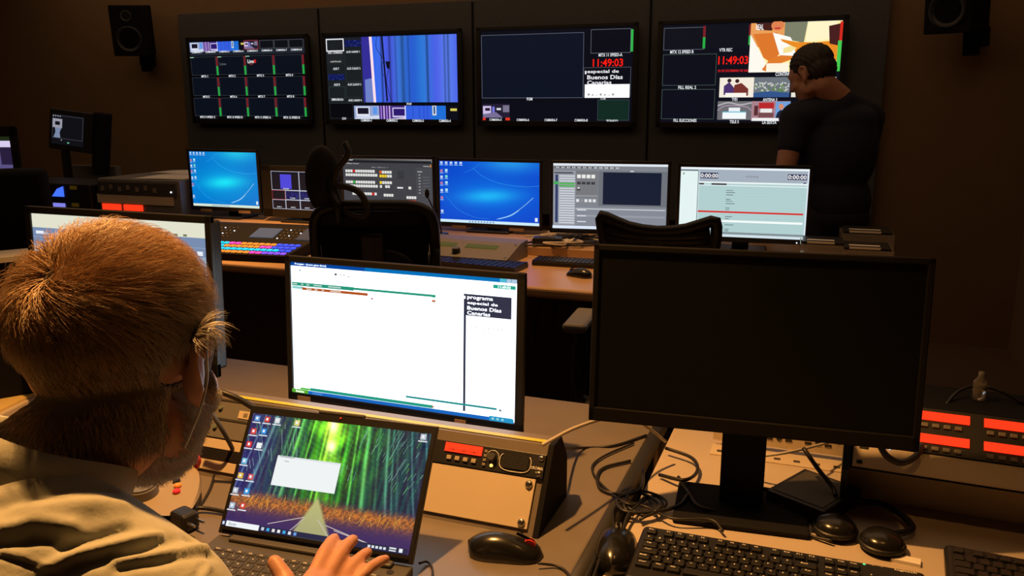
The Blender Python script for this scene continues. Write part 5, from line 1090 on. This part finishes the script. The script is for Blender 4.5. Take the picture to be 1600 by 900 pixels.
# trousers
b = MB(); _ell(b, Matrix(), (-.615, .36, .60), (.17, .13, .12))
for sx in (-1, 1): b.limb([(-.62+sx*.08, .36, .56), (-.62+sx*.13, .74, .545), (-.62+sx*.13, .80, .13)], [.10, .072, .058], M_TROUS); b.limb([(-.62+sx*.13, .79, .05), (-.62+sx*.13, .93, .035)], [.045, .036], M_TROUS)
me = remeshed(b, .012, 3); me.transform(off); link(me, 'trousers', M_TROUS, man)
# shirt
b = MB()
_ell(b, Matrix(), (-.615, .41, .93), (.195, .125, .215)); _ell(b, Matrix(), (-.615, .37, .70), (.185, .145, .17)); _ell(b, Matrix(), (-.62, .385, 1.0), (.165, .115, .13))
b.limb([Vector((-.635, .435, 1.085)), Vector((-.56, .44, 1.072)), SHR, ELB+Vector((0, -.01, .01)), ELB*.6+wr*.4], [.086, .080, .074, .062, .050], M_SHIRT)
b.limb([Vector((-.65, .43, 1.085)), Vector((-.73, .44, 1.075)), SHL, Vector((-.85, .56, .83)), Vector((-.875, .64, .78))], [.086, .080, .074, .062, .050], M_SHIRT)
me = remeshed(b, .0036, 8, 'shirt')
N = len(me.vertices); co = np.empty(N*3); me.vertices.foreach_get('co', co); co = co.reshape(-1, 3); no = np.empty(N*3); me.vertices.foreach_get('normal', no); no = no.reshape(-1, 3)
bv = BVHTree.FromPolygons([tuple(c) for c in co], [tuple(p.vertices) for p in me.polygons])
def hit(px, py):
    d = Vector(ray(px, py)).normalized(); h = bv.ray_cast(Vector((0, 0, ZC)), d); return h[0]
def groove(pts, width, depth, sharp=1.0):
    """folds of the cloth: a line of surface points pushes the cloth in (depth<0 raises it)"""
    P = [h for h in (hit(*p) for p in pts) if h is not None]
    if len(P) < 2: return
    P = catmull(P, 6) if len(P) > 2 else P; best = np.full(N, 9.0)
    for a, c in zip(P, P[1:]):
        a = np.array(a); d = np.array(c)-a; t_ = np.clip(((co-a)@d)/max(d@d, 1e-9), 0, 1); q = np.linalg.norm(co-a-t_[:, None]*d, axis=1); best = np.minimum(best, q)
    disp[:] -= .85*depth*np.exp(-(best/(.62*width))**2)
disp = np.zeros(N)
groove([(113, 888), (160, 872), (225, 856), (300, 842)], .009, .006); groove([(70, 888), (120, 868), (180, 852), (250, 838), (310, 828)], .008, -.006)
groove([(100, 855), (150, 838), (200, 824), (260, 812)], .008, .006); groove([(60, 800), (120, 790), (190, 792)], .014, -.006); groove([(0, 790), (60, 770), (120, 760), (170, 762)], .012, .005)
groove([(0, 868), (40, 880), (100, 902)], .0035, .0035); groove([(0, 862), (40, 874), (100, 896)], .004, -.0025)
groove([(345, 862), (320, 880), (303, 905)], .0035, .003); groove([(352, 866), (328, 884), (311, 909)], .005, -.003)
groove([(0, 850), (60, 842), (110, 845)], .009, .004); groove([(190, 886), (260, 876), (330, 868)], .007, .005); groove([(180, 874), (260, 865), (320, 856)], .007, -.004); groove([(0, 826), (50, 818), (110, 822)], .010, -.005)
w1 = np.sin(co[:, 0]*95+np.sin(co[:, 1]*60)*2+co[:, 2]*70)*np.sin(co[:, 2]*48+co[:, 1]*33); disp += .0010*w1
co = co+no*disp[:, None]; me.vertices.foreach_set('co', co.ravel()); me.update(); me.transform(off)
shirt = link(me, 'shirt', M_SHIRT, man)
# collar: a folded band around the neck
b = MB(); nseg = 44; prof = [(.000, -.014), (.002, .018), (.004, .030), (.009, .031), (.014, .016), (.021, -.012), (.017, -.014), (.009, .004), (.004, -.016)]
cc = Vector((-.650, .490, 1.130)); Cm = Matrix.Translation(cc) @ Matrix.Rotation(R(-34), 4, 'X') @ Matrix.Rotation(R(10), 4, 'Y'); rings = []
for i in range(nseg+1):
    a = R(-245)+R(310)*i/nseg; wv = 1+.03*math.sin(a*5); rings.append([b.bm.verts.new(Cm @ Vector(((.080+q[0]*wv)*math.cos(a), (.084+q[0]*wv)*math.sin(a), q[1]+.004*math.sin(a*3+1)+(-.022 if q[0] > .013 else 0)*abs(math.sin(a*.5+.4))))) for q in prof])
ii = b.mi(M_SHIRT)
for a_, c_ in zip(rings, rings[1:]):
    for k in range(len(prof)): f = b.bm.faces.new((a_[k], a_[(k+1) % len(prof)], c_[(k+1) % len(prof)], c_[k])); f.smooth = True; f.material_index = ii
for r_ in (rings[0][::-1], rings[-1]): b.bm.faces.new(r_).material_index = ii
b.bm.transform(off); b.build('collar', shirt)

# hair: tapered strands growing out of the head surface
def sample(me, n, mask_fn, Hi):
    V = np.empty(len(me.vertices)*3); me.vertices.foreach_get('co', V); V = V.reshape(-1, 3); me.calc_loop_triangles()
    T = np.empty(len(me.loop_triangles)*3, dtype=np.int32); me.loop_triangles.foreach_get('vertices', T); T = T.reshape(-1, 3)
    c = V[T].mean(1); L = np.c_[c, np.ones(len(c))]@np.array(Hi).T; keep = mask_fn(L[:, :3]); T = T[keep]
    a, b_, c = V[T[:, 0]], V[T[:, 1]], V[T[:, 2]]; nn = np.cross(b_-a, c-a); ar = np.linalg.norm(nn, axis=1); nn /= ar[:, None]+1e-12
    i = rng.choice(len(T), n, p=ar/ar.sum()); r1, r2 = rng.random((2, n)); q = np.sqrt(r1)
    P = a[i]*(1-q)[:, None]+b_[i]*(q*(1-r2))[:, None]+c[i]*(q*r2)[:, None]; return P, nn[i]
def strands(P, Nn, D, L, rad, lift, col, name, parent, m, K=6):
    n = len(P); t_ = np.linspace(0, 1, K); B = np.cross(D, Nn); B /= np.linalg.norm(B, axis=1)[:, None]+1e-9
    C = P[:, None]+D[:, None]*(L[:, None]*t_)[..., None]+Nn[:, None]*((lift*L)[:, None]*(np.sin(t_*2.4)-.25*t_**2))[..., None]+B[:, None]*((rng.normal(0, .10, n)*L)[:, None]*t_**2)[..., None]
    r_ = rad[:, None]*np.linspace(1, .15, K)[None]; N2 = np.repeat(Nn[:, None], K, 1); B2 = np.repeat(B[:, None], K, 1)
    rg = [C+(N2*math.cos(a)+B2*math.sin(a))*r_[..., None] for a in (0, 2.094, 4.189)]
    V = np.stack(rg, 2).reshape(-1, 3); base = (np.arange(n)*K*3)[:, None, None]+(np.arange(K-1)*3)[None, :, None]+np.arange(3)[None, None]; nx = (np.arange(n)*K*3)[:, None, None]+(np.arange(K-1)*3)[None, :, None]+((np.arange(3)+1) % 3)[None, None]
    Fc = np.stack([base, nx, nx+3, base+3], -1).reshape(-1, 4); me = bpy.data.meshes.new(name)
    me.vertices.add(len(V)); me.vertices.foreach_set('co', V.ravel().astype(np.float32)); me.loops.add(Fc.size); me.loops.foreach_set('vertex_index', Fc.ravel().astype(np.int32))
    me.polygons.add(len(Fc)); me.polygons.foreach_set('loop_start', np.arange(0, Fc.size, 4, dtype=np.int32)); me.update(calc_edges=True); me.validate()
    me.polygons.foreach_set('use_smooth', [True]*len(me.polygons))
    a = me.color_attributes.new('Col', 'FLOAT_COLOR', 'POINT'); cc_ = np.repeat(col, K*3, axis=0); a.data.foreach_set('color', np.c_[cc_, np.ones(len(cc_))].astype(np.float32).ravel())
    me.materials.append(m); o = bpy.data.objects.new(name, me); COL.objects.link(o); o.parent = parent; return o
Hl = off @ Hm; Hi = Hl.inverted()
def loc(P): return (np.c_[P, np.ones(len(P))]@np.array(Hi).T)[:, :3]
def wdir(D): q = D@np.array(Hl.to_3x3()).T; return q/(np.linalg.norm(q, axis=1)[:, None]+1e-9)
def ear(L): return (np.abs(L[:, 0]) > .060) & (((L[:, 1]+.004)**2+(L[:, 2]+.012)**2) < .034**2)
def scalp(L):
    y, z = L[:, 1], L[:, 2]; line = np.where(y > .062, .062, np.where(y > .012, -.035, np.where(y > -.02, -.03, -.088)))
    return (z > line) & ~ear(L) & (z > -.13) & (y < .085) & (y > -.125) & ((z > -.07) | (np.abs(L[:, 0]) < .058)) & ((np.abs(L[:, 0]) > .03) | (y < .05) | (z > .055))
def flow(P, Nn, jitter=.14):
    L = loc(P); Cw = np.array([-.008, -.092, .070]); Nl = Nn@np.linalg.inv(np.array(Hl.to_3x3())).T; Nl /= np.linalg.norm(Nl, axis=1)[:, None]
    d = L-Cw; dist = np.linalg.norm(d, axis=1); d = d/(dist[:, None]+1e-9); sw = np.cross(Nl, d)*(1.5*np.exp(-dist/.035)+.35*np.exp(-dist/.09))[:, None]
    dn = np.zeros_like(d); dn[:, 2] = -np.clip((.06-L[:, 2])*9, 0, 1.2); dn[:, 1] = .25*np.clip(L[:, 2]*10, 0, 1); q = d+sw+dn; q -= Nl*(q*Nl).sum(1)[:, None]; q /= np.linalg.norm(q, axis=1)[:, None]+1e-9
    q += rng.normal(0, jitter, q.shape); q -= Nl*(q*Nl).sum(1)[:, None]; return wdir(q), L
P, Nn = sample(body.data, 20000, scalp, Hi); D, L = flow(P, Nn)
top = np.clip((L[:, 2]-.0)/.07, 0, 1); ln = (.016+.030*top)*rng.uniform(.7, 1.25, len(P)); side = np.clip((np.abs(L[:, 0])-.045)/.03, 0, 1)*(1-top*.6); ln *= 1-.62*np.clip((L[:, 1]+.005)/.04, 0, 1)*np.clip((np.abs(L[:, 0])-.035)/.02, 0, 1)
g1 = rng.random(len(P))[:, None]; c0 = np.array([.38, .21, .10])*(1-g1)+np.array([.74, .48, .26])*g1; c1 = np.array([.38, .35, .32])*(1-g1)+np.array([.78, .76, .73])*g1
mx = np.clip(side+.15+(rng.random(len(P)) < .12)*.6, 0, 1)[:, None]; colr = c0*(1-mx)+c1*mx
hair = strands(P, Nn, D, ln, np.full(len(P), .00042)*rng.uniform(.8, 1.3, len(P)), np.full(len(P), .30)*(.5+.6*top), colr, 'hair', man, M_HAIR)
# a dense under-layer of hair so that no skin shows between the strands
me = body.data.copy(); me.name = 'undercoat'; Vv = np.array([tuple(v.co) for v in me.vertices]); Lm = loc(Vv); Nv = np.array([tuple(v.normal) for v in me.vertices])
okv = scalp(Lm); Vv = Vv+Nv*.0018; me.vertices.foreach_set('co', Vv.ravel()); bmx = bmesh.new(); bmx.from_mesh(me); bmx.verts.ensure_lookup_table()
bmesh.ops.delete(bmx, geom=[v for v, k in zip(bmx.verts, okv) if not k], context='VERTS'); bmx.to_mesh(me); bmx.free()
me.materials.clear(); und = link(me, 'undercoat', mat('dull_brown_grey_hair', (.12, .09, .065), .8, noise=.3, scale=300), hair); und.parent = hair
md = und.modifiers.new('thick', 'SOLIDIFY'); md.thickness = .002; md.offset = -1
# beard stubble
def jaw(L): return (L[:, 2] < -.035+.35*np.clip(.03-L[:, 1], 0, .03)) & (L[:, 2] > -.128) & (L[:, 1] > -.004) & ~ear(L) & ((np.abs(L[:, 0]) > .030) | (L[:, 2] < -.088)) & (L[:, 2] < -.03)
P, Nn = sample(body.data, 8000, jaw, Hi); L = loc(P); q = np.zeros_like(L); q[:, 2] = -1; q[:, 1] = .35; q += rng.normal(0, .35, q.shape); D = wdir(q); D -= Nn*(D*Nn).sum(1)[:, None]*.8; D /= np.linalg.norm(D, axis=1)[:, None]
g1 = rng.random(len(P))[:, None]; colr = np.array([.5, .48, .46])*(1-g1)+np.array([.85, .84, .82])*g1
strands(P, Nn, D, rng.uniform(.005, .010, len(P)), np.full(len(P), .00036), np.full(len(P), .7), colr, 'beard', man, M_HAIR, 4)
# ear cord and glasses temple
b = MB(); E_ = lambda *p: Hl @ Vector(p)
b.tube([E_(.083, .030, .012), E_(.092, .006, .022), E_(.098, -.012, .026), E_(.101, -.020, .004), E_(.097, -.012, -.022), E_(.092, -.016, -.05), E_(.080, -.022, -.085)], .0011, mat('clear_cord', (.75, .75, .72), .3)); b.build('ear_cord', man)

# --- the standing man
base2 = Vector((.02, 4.25, 0)); sm = empty('standing_person', base2); tag(sm, 'person in dark clothes standing behind the console in front of the right television, head bowed', 'person')
o2 = Matrix.Translation(-base2); H2 = Matrix.Translation(Vector((-.115, 4.20, 1.548))) @ Matrix.Rotation(R(62), 4, 'Z') @ Matrix.Rotation(R(-24), 4, 'X') @ Matrix.Scale(0.99, 4)
b = MB(); head_shapes(b, H2); n2_ = H2 @ Vector((0, -.035, -.07)); nb2 = Vector((.015, 4.23, 1.42))
b.limb([H2 @ Vector((0, -.03, -.02)), n2_, nb2], [.058, .058, .07], M_SKIN)
s1, s2_ = Vector((-.165, 4.17, 1.345)), Vector((.150, 4.35, 1.345)); e1, e2 = Vector((-.20, 4.10, 1.07)), Vector((.12, 4.30, 1.08)); h1, h2 = Vector((-.26, 4.02, .92)), Vector((.13, 4.38, .86))
for s_, e_, h_ in ((s1, e1, h1), (s2_, e2, h2)):
    b.limb([nb2, s_, e_, h_], [.06, .058, .044, .028], M_SKIN); dv = (h_-e_).normalized(); sd = dv.cross(Vector((0, 1, 0))).normalized()
    b.limb([h_, h_+dv*.07], [.030, .030], M_SKIN)
    for k in range(4): q = h_+dv*.075+sd*(-.030+.020*k); b.limb([q, q+dv*.035, q+dv*.068+Vector((0, .012, 0))], [.010, .009, .008], M_SKIN)
    b.limb([h_+sd*.025, h_+sd*.05+dv*.03, h_+sd*.052+dv*.06], [.012, .011, .009], M_SKIN)
_ell(b, Matrix(), (.02, 4.25, 1.20), (.16, .11, .22)); _ell(b, Matrix(), (.02, 4.26, .95), (.15, .11, .16))
for sx in (-1, 1): b.limb([(.02+sx*.08, 4.26+sx*.03, .90), (.02+sx*.09, 4.25+sx*.04, .48), (.02+sx*.09, 4.28+sx*.04, .08), (.0+sx*.09, 4.16+sx*.04, .035)], [.085, .058, .042, .035], M_SKIN)
me = remeshed(b, .0075, 3); me.transform(o2); link(me, 'body', M_SKIN, sm)
b = MB(); _ell(b, Matrix(), (.02, 4.25, 1.20), (.185, .135, .25)); _ell(b, Matrix(), (.02, 4.26, .96), (.175, .135, .17)); _ell(b, Matrix(), (.01, 4.25, 1.33), (.18, .12, .10))
b.limb([nb2-Vector((0, 0, .015)), s1, s1*.55+e1*.45], [.082, .075, .060], M_NAVY); b.limb([nb2-Vector((0, 0, .015)), s2_, s2_*.25+e2*.75], [.082, .075, .066], M_NAVY)
me = remeshed(b, .010, 4); me.transform(o2); link(me, 'shirt', M_NAVY, sm)
b = MB(); _ell(b, Matrix(), (.02, 4.26, .90), (.172, .13, .12))
for sx in (-1, 1): b.limb([(.02+sx*.08, 4.26+sx*.03, .88), (.02+sx*.09, 4.25+sx*.04, .48), (.02+sx*.09, 4.28+sx*.04, .07)], [.098, .075, .062], M_TROUS); b.limb([(.02+sx*.09, 4.29+sx*.04, .05), (.0+sx*.09, 4.13+sx*.04, .035)], [.045, .038], M_TROUS)
me = remeshed(b, .012, 3); me.transform(o2); link(me, 'trousers', M_TROUS, sm)
b = MB(); _ell(b, H2, (0, -.018, .042), (.084, .103, .088)); _ell(b, H2, (0, -.045, .0), (.078, .075, .075))
me = remeshed(b, .006, 2); Vv = np.array([tuple(v.co) for v in me.vertices]); Hi2 = H2.inverted(); Lm = (np.c_[Vv, np.ones(len(Vv))]@np.array(Hi2).T)[:, :3]
nz = np.sin(Vv[:, 0]*210+Vv[:, 2]*170)*np.sin(Vv[:, 1]*190+Vv[:, 2]*60); nn_ = np.array([tuple(v.normal) for v in me.vertices]); Vv = Vv+nn_*(nz*.003)[:, None]; me.vertices.foreach_set('co', Vv.ravel())
me.transform(o2); link(me, 'hair', M_HAIRDK, sm)
